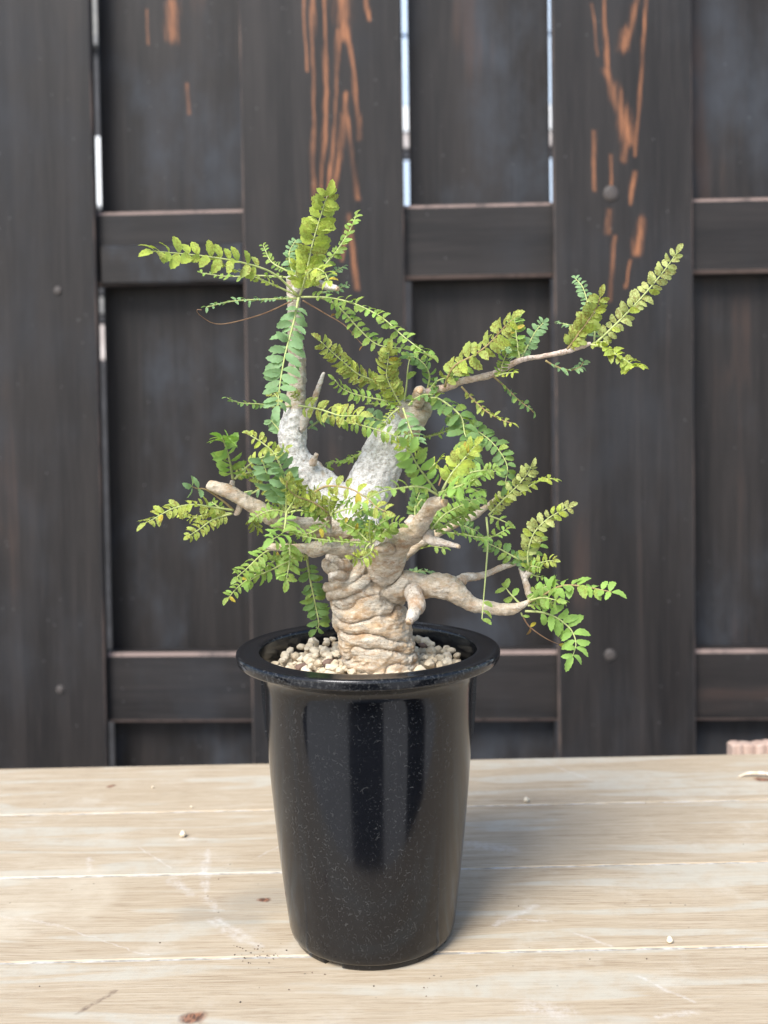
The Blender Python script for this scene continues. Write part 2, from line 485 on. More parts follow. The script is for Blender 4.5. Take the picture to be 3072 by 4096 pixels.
# ------------------------------------------------------------------ what shows through the gaps of the fence
SID = simple('pale_blue_siding', (0.50, 0.62, 0.76), (0.56, 0.67, 0.80), 6, 0.6)
WHT = simple('white_trim', (0.78, 0.80, 0.80), (0.85, 0.86, 0.86), 6, 0.5)
PNK = simple('pinkish_base_course', (0.40, 0.35, 0.33), (0.55, 0.50, 0.47), 30, 0.8)
DRK = simple('dark_base', (0.02, 0.02, 0.022), (0.04, 0.04, 0.045), 20, 0.7)
GRY = simple('grey_cladding', (0.14, 0.14, 0.14), (0.22, 0.215, 0.2), 20, 0.7)
YH = 2.4
house = empty('house_wall', (0.0, YH, ZG))
tag(house, 'pale blue house wall glimpsed through the fence gaps', 'wall')
def hz(y): return at(870 * D2S, y * D2S, YH).z - ZG
x0 = at(560 * D2S, 200 * D2S, YH).x
def band(name, y0, y1, mt, pr=0.0, xa=None, xb=2.6):
    return bevel_box(name, (x0 if xa is None else xa, -pr, max(hz(y1), 0)), (xb, 0.08, hz(y0)), 0.004, [mt], house)
yy = 230
for k in range(9):
    band('siding_board', yy - 150, yy - 2, SID, 0.004 * (k % 2)); yy -= 152
band('trim_band', 232, 288, WHT, 0.012)
band('ledge', 290, 322, PNK, 0.008)
band('vent_strip', 323, 345, DRK)
band('siding_board', 347, 470, SID, 0.002)
band('base_course', 472, 2400, DRK)
shed = empty('grey_shed_wall', (0.0, YH - 0.5, ZG))
tag(shed, 'grey shed wall with white panel glimpsed behind the left fence gap', 'wall')
YS = YH - 0.5
def sz(y): return at(210 * D2S, y * D2S, YS).z - ZG
xs0, xs1 = at(-200 * D2S, 400 * D2S, YS).x, at(480 * D2S, 400 * D2S, YS).x
def sband(name, y0, y1, mt, pr=0.0):
    return bevel_box(name, (xs0, -pr, max(sz(y1), 0)), (xs1, 0.06, sz(y0)), 0.004, [mt], shed)
sband('cladding', -900, 104, GRY, 0.02)
sband('dark_panel', 106, 300, DRK)
sband('white_panel', 302, 452, WHT, 0.03)
sband('dark_panel', 454, 640, DRK)
sband('cladding', 642, 680, GRY)
sband('dark_panel', 682, 700, DRK)
sband('pale_panel', 702, 780, PNK)
sband('dark_panel', 782, 2300, DRK)

# ------------------------------------------------------------------ unseen slabs added behind the viewer to give the pot its dark reflected bands
SLABM = fence_mat('reflection_slab_stain', dusty=0.2, seed=3.3)
for az, dist, wd, lb in [(-3, 1.0, 0.62, 'broad dark slab added out of view to be mirrored as the wide dark band in the pot'), (52, 1.0, 0.34, 'dark slab added out of view to be mirrored as the dark band right on the pot'), (-74, 1.05, 0.20, 'dark slab added out of view to be mirrored as the narrow dark band left on the pot')]:
    a_ = R(az)
    po = bevel_box('reflection_slab', (-wd / 2, -0.06, 0), (wd / 2, 0.06, 0.92), 0.006, [SLABM, FENCE_EDGE], None, (math.sin(a_) * dist, -math.cos(a_) * dist, ZG))
    po.rotation_euler = (0, 0, a_)
    tag(po, lb, 'post')

# ------------------------------------------------------------------ grooved timber behind the table, right
PINK = simple('raw_pinkish_timber', (0.46, 0.32, 0.25), (0.56, 0.42, 0.34), 24, 0.75, 0.3, 0.001, stretch=(4, 4, 0.4))
Yd = 0.335
pa = at(1583 * D2S, 1600 * D2S, Yd)
zt = at(1583 * D2S, 1600 * D2S, Yd + 0.016).z
vs, fs = [], []
n = 96
wdt = 0.145
prof = []
for k in range(n + 1):
    x = wdt * k / n
    gr = 0.0022 * abs(math.sin(math.pi * x / 0.0105)) ** 0.6 if 0.006 < x < wdt - 0.006 else 0.0016
    prof.append((x, 0.003 - gr))
for x, y in prof:
    # front face bottom, front face top, back top, back bottom; the top end is a little uneven
    e = 0.0012 * abs(math.sin(math.pi * x / 0.0105)) ** 0.5 + 0.0006 * math.sin(x * 230) + x * 0.02
    zt_ = zt - ZG + e - 0.0006
    vs += [(x, y, 0), (x, y, zt_ - 0.001), (x, y + 0.0015, zt_), (x, 0.016, zt_ - 0.001), (x, 0.016, 0)]
for k in range(n):
    for j in range(4):
        a = 5 * k + j
        fs.append((a, a + 5, a + 6, a + 1))
fs += [(4, 3, 2, 1, 0), (5 * n, 5 * n + 1, 5 * n + 2, 5 * n + 3, 5 * n + 4)]
o = mk('deck_board', vs, fs, PINK, smooth=False, loc=(pa.x, Yd, ZG))
tag(o, 'raw pinkish grooved timber end standing behind the table edge', 'timber')

# ------------------------------------------------------------------ pot
KP = ZPOT / F
pc = on_table(1490, 3722)
pot = empty('flower_pot', (pc.x, 0.0, 0.0))
PXC = pc.x
tag(pot, 'glossy black plastic pot with wide rim standing on the plank table', 'flower pot')
def pot_mat(name, rim=False):
    m = M(name)
    P = m.obj()
    s = m.n('SeparateXYZ', {0: P})
    ang = m.math('ARCTAN2', s.outputs[0], s.outputs[1])
    UV = m.n('CombineXYZ', {0: m.math('MULTIPLY', ang, 0.055), 1: s.outputs[2], 2: 0.0}).outputs[0]
    big = m.noise(UV, 22.0, 3.0)
    wob = m.vm('MULTIPLY', m.vm('SUBTRACT', m.n('TexNoise', {'Vector': UV, 'Scale': 260.0, 'Detail': 2.0}).outputs['Color'], (0.5, 0.5, 0.5)).outputs[0], (0.0028, 0.0028, 0)).outputs[0]
    Q = m.vm('ADD', UV, wob).outputs[0]
    marks = None
    for sc_, r0, wd, th in ((210.0, 0.33, 0.06, 0.54), (330.0, 0.30, 0.09, 0.58), (120.0, 0.30, 0.040, 0.57)):
        vo = m.n('TexVoronoi', {'Vector': m.scale(Q, (1, 0.85, 1)), 'Scale': sc_}, voronoi_dimensions='2D')
        dd = m.math('ABSOLUTE', m.math('SUBTRACT', vo.outputs[0], r0))
        ring = m.mapr(dd, 0.0, wd, 1, 0)
        arc = m.mapr(m.noise(UV, sc_ * 1.9, 2.0), th, th + 0.1)
        k = m.math('MULTIPLY', ring, arc)
        marks = k if marks is None else m.math('MAXIMUM', marks, k)
    dots = m.mapr(m.n('TexVoronoi', {'Vector': UV, 'Scale': 420.0}, voronoi_dimensions='2D').outputs[0], 0.05, 0.11, 1, 0)
    dots = m.math('MULTIPLY', dots, m.mapr(m.noise(UV, 150.0, 2.0), 0.52, 0.6))
    marks = m.math('MAXIMUM', marks, dots)
    marks = m.math('MULTIPLY', marks, m.mapr(big, 0.34, 0.66, 0.12, 1.0))
    smear = m.math('MULTIPLY', m.mapr(m.noise(m.scale(UV, (1, 3, 1)), 130.0, 3.0), 0.72, 0.77), 0.4)
    marks = m.math('MULTIPLY', m.math('MAXIMUM', marks, smear), 0.12)
    haze = m.math('MULTIPLY', m.mapr(m.noise(UV, 60.0, 4.0, 0.6), 0.45, 0.75), 0.002)
    if rim:
        RR = m.math('SQRT', m.math('ADD', m.math('POWER', s.outputs[0], 2.0), m.math('POWER', s.outputs[1], 2.0)))
        ed = m.math('MAXIMUM', m.mapr(m.math('ABSOLUTE', m.math('SUBTRACT', RR, 0.0748)), 0.0, 0.0016, 1, 0), m.mapr(m.math('ABSOLUTE', m.math('SUBTRACT', RR, 0.0622)), 0.0, 0.0012, 1, 0))
        RV = m.n('CombineXYZ', {0: m.math('MULTIPLY', ang, 0.07), 1: RR, 2: s.outputs[2]}).outputs[0]
        e2 = m.math('MULTIPLY', ed, m.mapr(m.noise(RV, 520.0, 5.0, 0.75), 0.50, 0.66))
        e3 = m.mapr(m.noise(m.scale(RV, (0.5, 3, 3)), 420.0, 5.0, 0.75), 0.58, 0.70)
        marks = m.math('MAXIMUM', m.math('MULTIPLY', e2, 0.11), m.math('MULTIPLY', e3, 0.02))
    f = m.math('ADD', marks, haze, clamp=True)
    if rim: f = marks
    c = m.mix(f, (0.0055, 0.0062, 0.0082), (0.52, 0.52, 0.50))
    sm = m.noise(m.scale(UV, (1.0, 0.35, 1)), 30.0, 4.0)
    ro = m.math('ADD', m.mapr(sm, 0.3, 0.7, 0.09, 0.19), m.math('MULTIPLY', marks, 0.6))
    wv = m.noise(m.scale(UV, (1, 0.25, 1)), 26.0, 1.0)
    m.bump(m.math('ADD', m.math('MULTIPLY', wv, 1.0), m.math('MULTIPLY', marks, 0.02)), 0.10, 0.004)
    return m.set(Base_Color=c, Roughness=ro, IOR=1.50, Specular_IOR_Level=0.45)
POT, RIM = pot_mat('black_pot_plastic'), pot_mat('black_rim_plastic', True)
H = 0.1653
PZ = H / 0.1617
outer = [(0.0001, 0.0028), (0.036, 0.0028), (0.0438, 0.0030), (0.0458, 0.0036), (0.0468, 0.0050), (0.0477, 0.0080), (0.0490, 0.018), (0.0513, 0.036), (0.0532, 0.052), (0.0551, 0.070),
         (0.0568, 0.088), (0.0580, 0.104), (0.0588, 0.120), (0.0593, 0.134), (0.0596, 0.141), (0.0602, 0.1455), (0.0610, 0.1490), (0.0640, 0.1522), (0.0680, 0.1543)]
outer = [(a, b * PZ) for a, b in outer]
v, f = lathe(outer, 160)
mk('pot_body', v, f, POT, pot)
def arc(cx, cz, r, a0, a1, n):
    return [(cx + r * math.cos(R(a0 + (a1 - a0) * i / n)), cz + r * math.sin(R(a0 + (a1 - a0) * i / n))) for i in range(n + 1)]
rim = [(0.0679, PZ * 0.1543 - H + 0.1617), (0.0715, 0.1553)] + arc(0.0730, 0.1573, 0.0020, -80, 0, 4) + [(0.0752, 0.1584), (0.0753, 0.1594)] + arc(0.0735, 0.1600, 0.0017, 0, 90, 4) + \
      [(0.0722, 0.16135), (0.0700, 0.1613), (0.0660, 0.1616)] + arc(0.0634, 0.1600, 0.0017, 90, 180, 5) + [(0.0612, 0.1560), (0.0604, 0.1480), (0.0580, 0.1380), (0.0565, 0.120)]
rim = [(a, b + H - 0.1617) for a, b in rim]
v, f = lathe(rim, 160)
mk('rim', v, f, RIM, pot)
for sgn in (-1, 1):                      # stiffening fins under the rim
    a0 = R(90 * (1 - sgn)) + sgn * R(6)
    pts = [(0.0560, 0.103), (0.0588, 0.103), (0.0608, 0.113), (0.0622, 0.130), (0.0630, 0.1516), (0.0570, 0.1516)]
    vs = []
    for s2 in (-1, 1):
        for r_, z_ in pts:
            ca, sa = math.cos(a0), math.sin(a0)
            vs.append((r_ * ca - s2 * 0.0012 * sa, r_ * sa + s2 * 0.0012 * ca, z_ * PZ))
    n = len(pts)
    fs = [tuple(range(n)), tuple(range(2 * n - 1, n - 1, -1))] + [(i, i + n, (i + 1) % n + n, (i + 1) % n) for i in range(n)]
    mk('fin', vs, fs, POT, pot, smooth=False)
for k in range(4):                       # foot ring with drain notches
    a0, a1 = R(-118 + 90 * k + 7), R(-118 + 90 * (k + 1) - 7)
    pr = [(0.0405, 0.0030), (0.0405, 0.0), (0.0436, 0.0), (0.0442, 0.0008), (0.0444, 0.0034)]
    v, f = lathe(pr, 40, a0, a1)
    n = len(pr)
    f += [tuple(range(n)), tuple(range(40 * n + n - 1, 40 * n - 1, -1))]
    mk('foot', v, f, POT, pot)

# ------------------------------------------------------------------ pumice gravel in the pot
ZS = 0.1530
def pebble(sub, sd):
    bm = bmesh.new()
    bmesh.ops.create_icosphere(bm, subdivisions=sub, radius=1.0)
    V = np.array([tuple(q.co) for q in bm.verts]); Fc = [tuple(q.index for q in f_.verts) for f_ in bm.faces]
    bm.free()
    V = V * (1 + 0.34 * vnoise(V, 1.3, sd) + 0.20 * vnoise(V, 2.9, sd + 5) + 0.13 * vnoise(V, 5.0, sd + 9))[:, None]
    return V, Fc
PEB = [pebble(2, i) for i in range(8)]
m = M('pumice')
P = m.pos()
c = m.mix(m.n('NewGeometry').outputs['Random Per Island'], (0.62, 0.51, 0.35), (0.78, 0.69, 0.53))
c = m.mix(m.math('MULTIPLY', m.mapr(m.noise(P, 260.0, 4.0), 0.5, 0.72), 0.5), c, (0.42, 0.29, 0.17))
rp = m.math('GREATER_THAN', m.n('NewGeometry').outputs['Random Per Island'], 0.985)
c = m.mix(rp, c, (0.20, 0.13, 0.10))
m.bump(m.noise(P, 900.0, 4.0, 0.7), 0.5, 0.0006)
PUM = m.set(Base_Color=c, Roughness=0.9)
vs, fs, pts = [], [], []
def add_peb(x, y, z, r):
    V, Fc = random.choice(PEB)
    q = Matrix.Rotation(random.uniform(0, 6.28), 3, Vector((random.uniform(-1, 1), random.uniform(-1, 1), random.uniform(-1, 1))).normalized())
    A = V @ np.array(q).T * np.array([r, r * random.uniform(0.8, 1.0), r * random.uniform(0.7, 0.95)]) + np.array([x, y, z])
    b = len(vs)
    vs.extend(A.tolist()); fs.extend([(a_ + b, b__ + b, c_ + b) for a_, b__, c_ in Fc])
for layer in range(2):
    placed, tries = [], 0
    while tries < 6000:
        tries += 1
        rr, an = math.sqrt(random.random()) * 0.0565, random.uniform(0, 2 * math.pi)
        x, y = rr * math.cos(an), rr * math.sin(an)
        r = random.uniform(0.0019, 0.0039) * (1.0 if layer else 1.15)
        if rr + r > 0.0588: continue
        if all((x - a) ** 2 + (y - b) ** 2 > (0.86 * (r + c_)) ** 2 for a, b, c_ in placed):
            placed.append((x, y, r))
    for x, y, r in placed:
        if layer and random.random() < 0.30: continue
        mound = 0.0045 * math.exp(-((math.hypot(x, y) - 0.02) / 0.022) ** 2) + 0.15 * y - 0.0032
        add_peb(x + PXC, y, ZS + mound + (-0.003 if layer == 0 else 0.0018), r)
gv = mk('gravel', vs, fs, PUM, smooth=False)
tag(gv, 'cream pumice gravel filling the black pot around the trunk', 'gravel', kind='stuff')
SOIL = simple('soil', (0.10, 0.065, 0.045), (0.2, 0.15, 0.11), 300, 0.95)
v, f = lathe([(0.0001, 0.0), (0.03, 0.0005), (0.0582, -0.001)], 64)
so = mk('soil', [(a + PXC, b, c + ZS - 0.0065 + 0.15 * b) for a, b, c in v], f, SOIL)
tag(so, 'brown soil under the pumice gravel inside the black pot', 'soil', kind='stuff')

# crumbs on the planks
CR = [((395, 1809), 0.0022, 'pale pumice crumb lying left of the pot beside the chalky scuffs'), ((1137, 1734), 0.0021, 'pale pumice crumb by the plank joint right of the pot'),
      ((1447, 2038), 0.0018, 'pale pumice crumb next to the plank joint near the front edge'), ((330, 1703), 0.0010, 'tiny pale pumice crumb alone on the back plank left of the pot'), ((413, 1745), 0.0009, 'tiny pale pumice crumb touching the rearmost plank joint left of the pot')]
for (x, y), r, lb in CR:
    p = on_table(x * D2S, y * D2S)
    V, Fc = random.choice(PEB)
    V = V * r
    o = mk('pumice_crumb', V - np.array([0, 0, V[:, 2].min()]), Fc, PUM, loc=(p.x, p.y, 0.0))
    tag(o, lb or 'tiny pale pumice crumb scattered on the whitewashed planks', 'crumb', 'pumice crumbs on the table')
# grit
vs, fs = [], []
for k in range(60):
    u = random.random()
    if u < 0.45: x, y = random.gauss(565, 34), random.gauss(2062, 14)
    elif u < 0.75: x, y = random.gauss(800, 140), random.gauss(2125, 22)
    else: x, y = random.uniform(0, 1659), random.uniform(1700, 2200)
    p = on_table(x * D2S, y * D2S)
    if math.hypot(p.x - PXC, p.y) < 0.047: continue
    add_peb(p.x, p.y, 0.0002, random.uniform(0.00018, 0.0005))
GRIT = simple('grit', (0.05, 0.04, 0.033), (0.22, 0.17, 0.12), 300, 0.9)
gt = mk('grit', vs, fs, GRIT)
tag(gt, 'dark specks of grit strewn on the planks round the pot', 'grit', kind='stuff')

# a bark sliver on the right
p = on_table(1618 * D2S, 1681 * D2S)
SLV = simple('pale_sliver', (0.62, 0.5, 0.36), (0.82, 0.75, 0.62), 200, 0.8)
v, f = tube(catmull([(-0.008, 0.001, 0.0008), (0.0, 0.003, 0.0028), (0.012, 0.001, 0.0035), (0.026, -0.001, 0.0012)], 14), [0.0007 + 0.0007 * math.sin(math.pi * i / 13) for i in range(14)], 7)
o = mk('wood_sliver', v, f, SLV, loc=(p.x, p.y, 0.0))
tag(o, 'pale curled wood sliver on the back plank below the pinkish timber', 'sliver')

# ------------------------------------------------------------------ the plant: wood
base = at(1535, 2690, 0.0)
PO = Vector((PXC, 0.0, ZS - 0.004))
plant = empty('bonsai_tree', PO)
tag(plant, 'small gnarled pale-barked tree with feathery green leaves growing in the black pot', 'potted tree')

def bark(name, tan, grey, white, twig=False, lich=0.0):
    m = M(name)
    P = m.pos()
    z = m.n('SeparateXYZ', {0: P}).outputs[2]
    PS = m.scale(P, (1, 1, 1) if twig else (1, 1, 2.2))
    n1 = m.noise(PS, 60.0, 5.0, 0.65)
    n2 = m.noise(PS, 170.0, 6.0, 0.72)
    n3 = m.noise(P, 900.0, 4.0, 0.7)
    c = m.mix(m.mapr(n1, 0.34, 0.66), tan, grey)
    c = m.mix(m.math('MULTIPLY', m.mapr(n2, 0.42, 0.66), 0.9), c, white)
    c = m.mix(m.math('MULTIPLY', m.mapr(m.noise(PS, 95.0, 6.0, 0.72, 0.3), 0.47, 0.70), 0.85), c, (0.38, 0.215, 0.10))
    if lich:
        hi = m.mapr(m.math('ADD', z, m.math('MULTIPLY', m.math('SUBTRACT', n1, 0.5), 0.06)), 0.203, 0.248)
        gran = m.mapr(m.noise(P, 420.0, 5.0, 0.75), 0.36, 0.58)
        lc = m.mix(gran, (0.42, 0.405, 0.37), (0.76, 0.745, 0.715))
        lc = m.mix(m.math('MULTIPLY', m.mapr(n2, 0.56, 0.68), 0.55), lc, (0.33, 0.34, 0.29))
        lc = m.mix(m.math('MULTIPLY', m.mapr(m.noise(P, 48.0, 3.0), 0.60, 0.68), 0.8), lc, (0.45, 0.36, 0.25))
        c = m.mix(m.math('MULTIPLY', hi, lich * 0.96), c, lc)
    c = m.mix(m.math('MULTIPLY', m.mapr(m.noise(m.scale(P, (1, 1, 1.6)), 750.0, 4.0, 0.7), 0.52, 0.68), 0.45), c, (0.33, 0.215, 0.12))
    crk = m.mapr(m.math('ABSOLUTE', m.math('SUBTRACT', m.noise(m.scale(P, (1, 1, 1) if twig else (0.8, 0.8, 2.6)), 140.0, 4.0, 0.65), 0.5)), 0.0, 0.022, 1, 0)
    c = m.mix(m.math('MULTIPLY', crk, m.mapr(n1, 0.38, 0.6, 0.1, 0.7)), c, (0.20, 0.125, 0.065))
    pit = m.mapr(m.n('TexVoronoi', {'Vector': P, 'Scale': 430.0}).outputs[0], 0.06, 0.2, 1, 0)
    c = m.mix(m.math('MULTIPLY', pit, m.mapr(n2, 0.45, 0.6, 0.0, 0.6)), c, (0.22, 0.14, 0.08))
    strz = m.noise(m.scale(P, (500, 500, 2600)) if not twig else m.scale(P, (900, 900, 900)), 1.0, 4.0, 0.65)
    m.bump(m.math('ADD', m.math('MULTIPLY', n3, 0.6), m.math('ADD', m.math('MULTIPLY', strz, 0.55), m.math('MULTIPLY', n2, 1.2))), 0.7, 0.0011)
    return m.set(Base_Color=c, Roughness=0.82)
BARK = bark('trunk_bark', (0.64, 0.445, 0.26), (0.47, 0.44, 0.37), (0.82, 0.725, 0.58), lich=1.0)
GBRK = bark('grey_tan_bark', (0.47, 0.38, 0.265), (0.45, 0.42, 0.34), (0.60, 0.56, 0.47))
BRCH = bark('branch_bark', (0.55, 0.42, 0.275), (0.49, 0.45, 0.37), (0.76, 0.67, 0.54))
TWIG = bark('twig_bark', (0.46, 0.36, 0.26), (0.54, 0.48, 0.40), (0.74, 0.68, 0.60), True)
PINKB = bark('young_pinkish_bark', (0.56, 0.40, 0.32), (0.62, 0.49, 0.41), (0.74, 0.64, 0.57), True)
DEADB = bark('bleached_dead_wood', (0.56, 0.52, 0.46), (0.62, 0.59, 0.54), (0.76, 0.74, 0.70), True)

# (name, material, [(x, y, depth Y, radius px)...]) in photograph pixels
WOOD = [
 ('trunk', BARK, [(1545, 2740, 0, 140), (1533, 2660, 0, 140), (1503, 2570, 0, 150), (1480, 2470, 0, 150), (1470, 2400, 0, 146), (1462, 2310, 0, 150), (1445, 2220, .004, 138), (1425, 2130, .010, 112), (1405, 2060, .014, 98), (1400, 2010, .016, 84)]),
 ('limb', BARK, [(1395, 2075, .012, 88), (1325, 1985, .014, 76), (1252, 1905, .014, 62), (1210, 1858, .014, 52), (1182, 1812, .014, 50), (1172, 1768, .014, 59), (1172, 1710, .014, 54), (1180, 1640, .014, 41)]),
 ('stem', GBRK, [(1176, 1690, .014, 46), (1180, 1640, .014, 41), (1188, 1540, .014, 36), (1190, 1450, .014, 35), (1182, 1340, .014, 29), (1176, 1240, .014, 28), (1172, 1170, .014, 27), (1166, 1105, .014, 22)]),
 ('limb', BARK, [(1420, 2090, .012, 96), (1447, 2010, .016, 95), (1495, 1910, .018, 96), (1553, 1790, .018, 86), (1620, 1700, .018, 72)]),
 ('limb_tip', GBRK, [(1600, 1728, .018, 76), (1625, 1695, .018, 71), (1668, 1630, .018, 63), (1682, 1595, .018, 48)]),
 ('branch', BRCH, [(1420, 2125, -.004, 48), (1314, 2117, -.010, 43), (1178, 2100, -.016, 36), (1100, 2075, -.020, 33), (1042, 2038, -.022, 33), (960, 1992, -.026, 29), (905, 1962, -.028, 29), (850, 1945, -.030, 24), (830, 1936, -.030, 17)]),
 ('branch', BRCH, [(1450, 2208, -.012, 44), (1380, 2200, -.020, 32), (1310, 2190, -.024, 29), (1255, 2198, -.024, 30), (1222, 2194, -.024, 19), (1130, 2190, -.026, 15), (1085, 2188, -.027, 15), (1058, 2186, -.027, 7)]),
 ('branch', BRCH, [(1470, 2345, -.004, 70), (1515, 2295, -.012, 78), (1540, 2250, -.018, 74), (1575, 2195, -.024, 58), (1610, 2160, -.030, 46), (1658, 2128, -.038, 42), (1696, 2075, -.048, 34), (1725, 2030, -.056, 31), (1748, 2012, -.060, 30), (1772, 2008, -.062, 23)]),
 ('branch', BRCH, [(1440, 2375, -.004, 60), (1530, 2362, -.010, 66), (1610, 2345, -.014, 60), (1690, 2345, -.016, 50), (1745, 2340, -.018, 52), (1800, 2352, -.018, 53), (1840, 2385, -.020, 40), (1880, 2412, -.020, 31), (1930, 2426, -.022, 27), (2000, 2437, -.024, 25), (2045, 2438, -.024, 24), (2080, 2425, -.026, 17), (2122, 2403, -.028, 9)]),
 ('twig', TWIG, [(1790, 2345, -.016, 34), (1840, 2325, -.016, 26), (1862, 2310, -.014, 21), (1921, 2303, -.012, 14), (1960, 2290, -.010, 13), (2003, 2271, -.008, 14), (2045, 2257, -.006, 12), (2084, 2244, -.004, 10)]),
 ('stub', TWIG, [(1655, 2370, -.022, 40), (1664, 2402, -.028, 36), (1666, 2428, -.032, 33), (1660, 2440, -.034, 23), (1652, 2458, -.037, 24), (1643, 2474, -.040, 18), (1635, 2486, -.042, 18)]),
 ('branch', BRCH, [(1545, 2290, .004, 30), (1600, 2237, .004, 23), (1658, 2189, .004, 20), (1720, 2150, .002, 18), (1803, 2107, .000, 15), (1860, 2080, 0, 15), (1894, 2065, 0, 18), (1920, 2045, 0, 14), (1954, 2021, 0, 12), (2019, 1966, 0, 9)]),
 ('branch', PINKB, [(1672, 1600, .016, 24), (1715, 1570, .012, 18), (1790, 1548, .008, 15), (1851, 1524, .004, 14), (1970, 1497, -.002, 14), (2079, 1442, -.006, 12), (2170, 1425, -.008, 11), (2247, 1410, -.010, 12), (2310, 1392, -.012, 11), (2365, 1372, -.014, 9)]),
 ('twig', DEADB, [(1205, 1715, .010, 20), (1222, 1671, .008, 17), (1249, 1620, .006, 14), (1270, 1560, .004, 11), (1296, 1488, .000, 8)]),
 ('stub', DEADB, [(1185, 1165, .010, 24), (1215, 1140, .006, 18), (1240, 1128, .004, 15), (1300, 1142, .000, 16), (1350, 1155, -.004, 14)]),
 ('stub', BRCH, [(1672, 1610, .010, 30), (1676, 1580, .006, 26), (1680, 1560, .002, 22)]),
 ('twig', TWIG, [(1706, 2130, -.040, 30), (1725, 2160, -.044, 19), (1779, 2173, -.048, 14), (1838, 2186, -.052, 10)]),
 ('twig', TWIG, [(2125, 2405, -.020, 15), (2112, 2365, -.016, 15), (2100, 2320, -.012, 13), (2079, 2268, -.008, 9)]),
 ('twig', TWIG, [(2100, 2310, -.012, 12), (2115, 2292, -.013, 13), (2130, 2288, -.014, 9)]),
 ('twig', TWIG, [(920, 1975, -.026, 20), (926, 1948, -.026, 14), (932, 1920, -.026, 11)]),
 ('stub', TWIG, [(965, 2010, -.024, 16), (950, 2048, -.022, 14), (935, 2052, -.022, 9)]),
 ('twig', TWIG, [(1316, 2130, -.030, 16), (1316, 2060, -.034, 12), (1320, 1995, -.037, 9)]),
 ('stub', TWIG, [(1400, 2285, -.012, 30), (1374, 2264, -.024, 25), (1338, 2240, -.031, 15), (1306, 2225, -.034, 13)]),
 ('stub', TWIG, [(1400, 2300, -.014, 30), (1364, 2296, -.024, 25), (1318, 2303, -.030, 13)]),
 ('fold', BRCH, [(1490, 2235, -.012, 32), (1455, 2261, -.018, 29), (1410, 2312, -.020, 28), (1350, 2342, -.012, 28), (1310, 2350, .000, 24)]),
 ('fold', BRCH, [(1500, 2290, -.016, 30), (1440, 2335, -.021, 28), (1370, 2372, -.016, 26), (1320, 2385, -.004, 22)]),
 ('fold', BRCH, [(1310, 2255, .000, 30), (1330, 2275, -.012, 30), (1350, 2262, -.018, 30), (1400, 2240, -.018, 30)]),
 ('stub', BRCH, [(1590, 2190, -.026, 34), (1545, 2192, -.034, 26), (1500, 2198, -.040, 12)]),
 ('stub', TWIG, [(1250, 1855, .004, 18), (1262, 1825, .000, 9), (1266, 1815, -.001, 12)]),
 ('stub', TWIG, [(1640, 2100, .006, 24), (1650, 2080, .006, 22), (1652, 2060, .006, 16)]),
]
tv, tf, CP, CRD, CID = [], [], [], [], []
for wi, (nm, mt, pts) in enumerate(WOOD):
    P3 = []
    for x, y, d, r in pts:
        q = at(x, y, d)
        P3.append((q.x, q.y, q.z, r * pxm(d)))
    n = 6 * len(P3)
    Cc = catmull(P3, n)
    rad = np.maximum(Cc[:, 3], 0.0006)
    v, f = tube(Cc[:, :3], rad, 20)
    b = len(tv)
    tv.extend(v); tf.extend([tuple(i + b for i in q) for q in f])
    CP.append(Cc[:, :3]); CRD.append(rad); CID.append(np.full(n, wi))
CP, CRD, CID = np.vstack(CP), np.concatenate(CRD), np.concatenate(CID)
me = bpy.data.meshes.new('wood_src')
me.from_pydata([tuple(q) for q in tv], [], tf)
src = bpy.data.objects.new('wood_src', me)
COL.objects.link(src)
md = src.modifiers.new('remesh', 'REMESH')
md.mode = 'VOXEL'
md.voxel_size = 0.00055
dg = bpy.context.evaluated_depsgraph_get()
ev = src.evaluated_get(dg)
wm = bpy.data.meshes.new_from_object(ev)
bpy.data.objects.remove(src)
nv = len(wm.vertices)
V = np.empty(nv * 3); wm.vertices.foreach_get('co', V); V = V.reshape(-1, 3)
E = np.empty(len(wm.edges) * 2, int); wm.edges.foreach_get('vertices', E); E = E.reshape(-1, 2)
deg = np.bincount(E.ravel(), minlength=nv)[:, None]
def smooth(V, it, lam=0.5):
    for _ in range(it):
        S = np.zeros_like(V)
        for k in range(3):
            S[:, k] = np.bincount(E[:, 0], V[E[:, 1], k], nv) + np.bincount(E[:, 1], V[E[:, 0], k], nv)
        V = V + lam * (S / np.maximum(deg, 1) - V)
    return V
V = smooth(V, 3)
def vnorm(V):
    wm.vertices.foreach_set('co', V.ravel()); wm.update()
    N = np.empty(nv * 3); wm.vertices.foreach_get('normal', N) if False else wm.vertex_normals.foreach_get('vector', N)
    return N.reshape(-1, 3)
# owner of each vertex
own = np.empty(nv, int); rloc = np.empty(nv); crease = np.empty(nv)
starts = np.concatenate([[0], np.nonzero(np.diff(CID))[0] + 1])
grp = np.array([0 if w_[0] in ('trunk', 'limb', 'stem', 'limb_tip') else k + 1 for k, w_ in enumerate(WOOD)])
for s in range(0, nv, 4000):
    D = np.linalg.norm(V[s:s + 4000, None, :] - CP[None], axis=2)
    Qr = D / CRD[None]
    j = np.argmin(Qr, axis=1)
    own[s:s + 4000] = CID[j]; rloc[s:s + 4000] = CRD[j]
    G = np.minimum.reduceat(Qr, starts, axis=1)
    q1 = G[np.arange(len(j)), CID[j]]
    G = np.where(grp[None] == grp[CID[j]][:, None], 9.0, G)
    crease[s:s + 4000] = G.min(axis=1) - q1
N = vnorm(V)
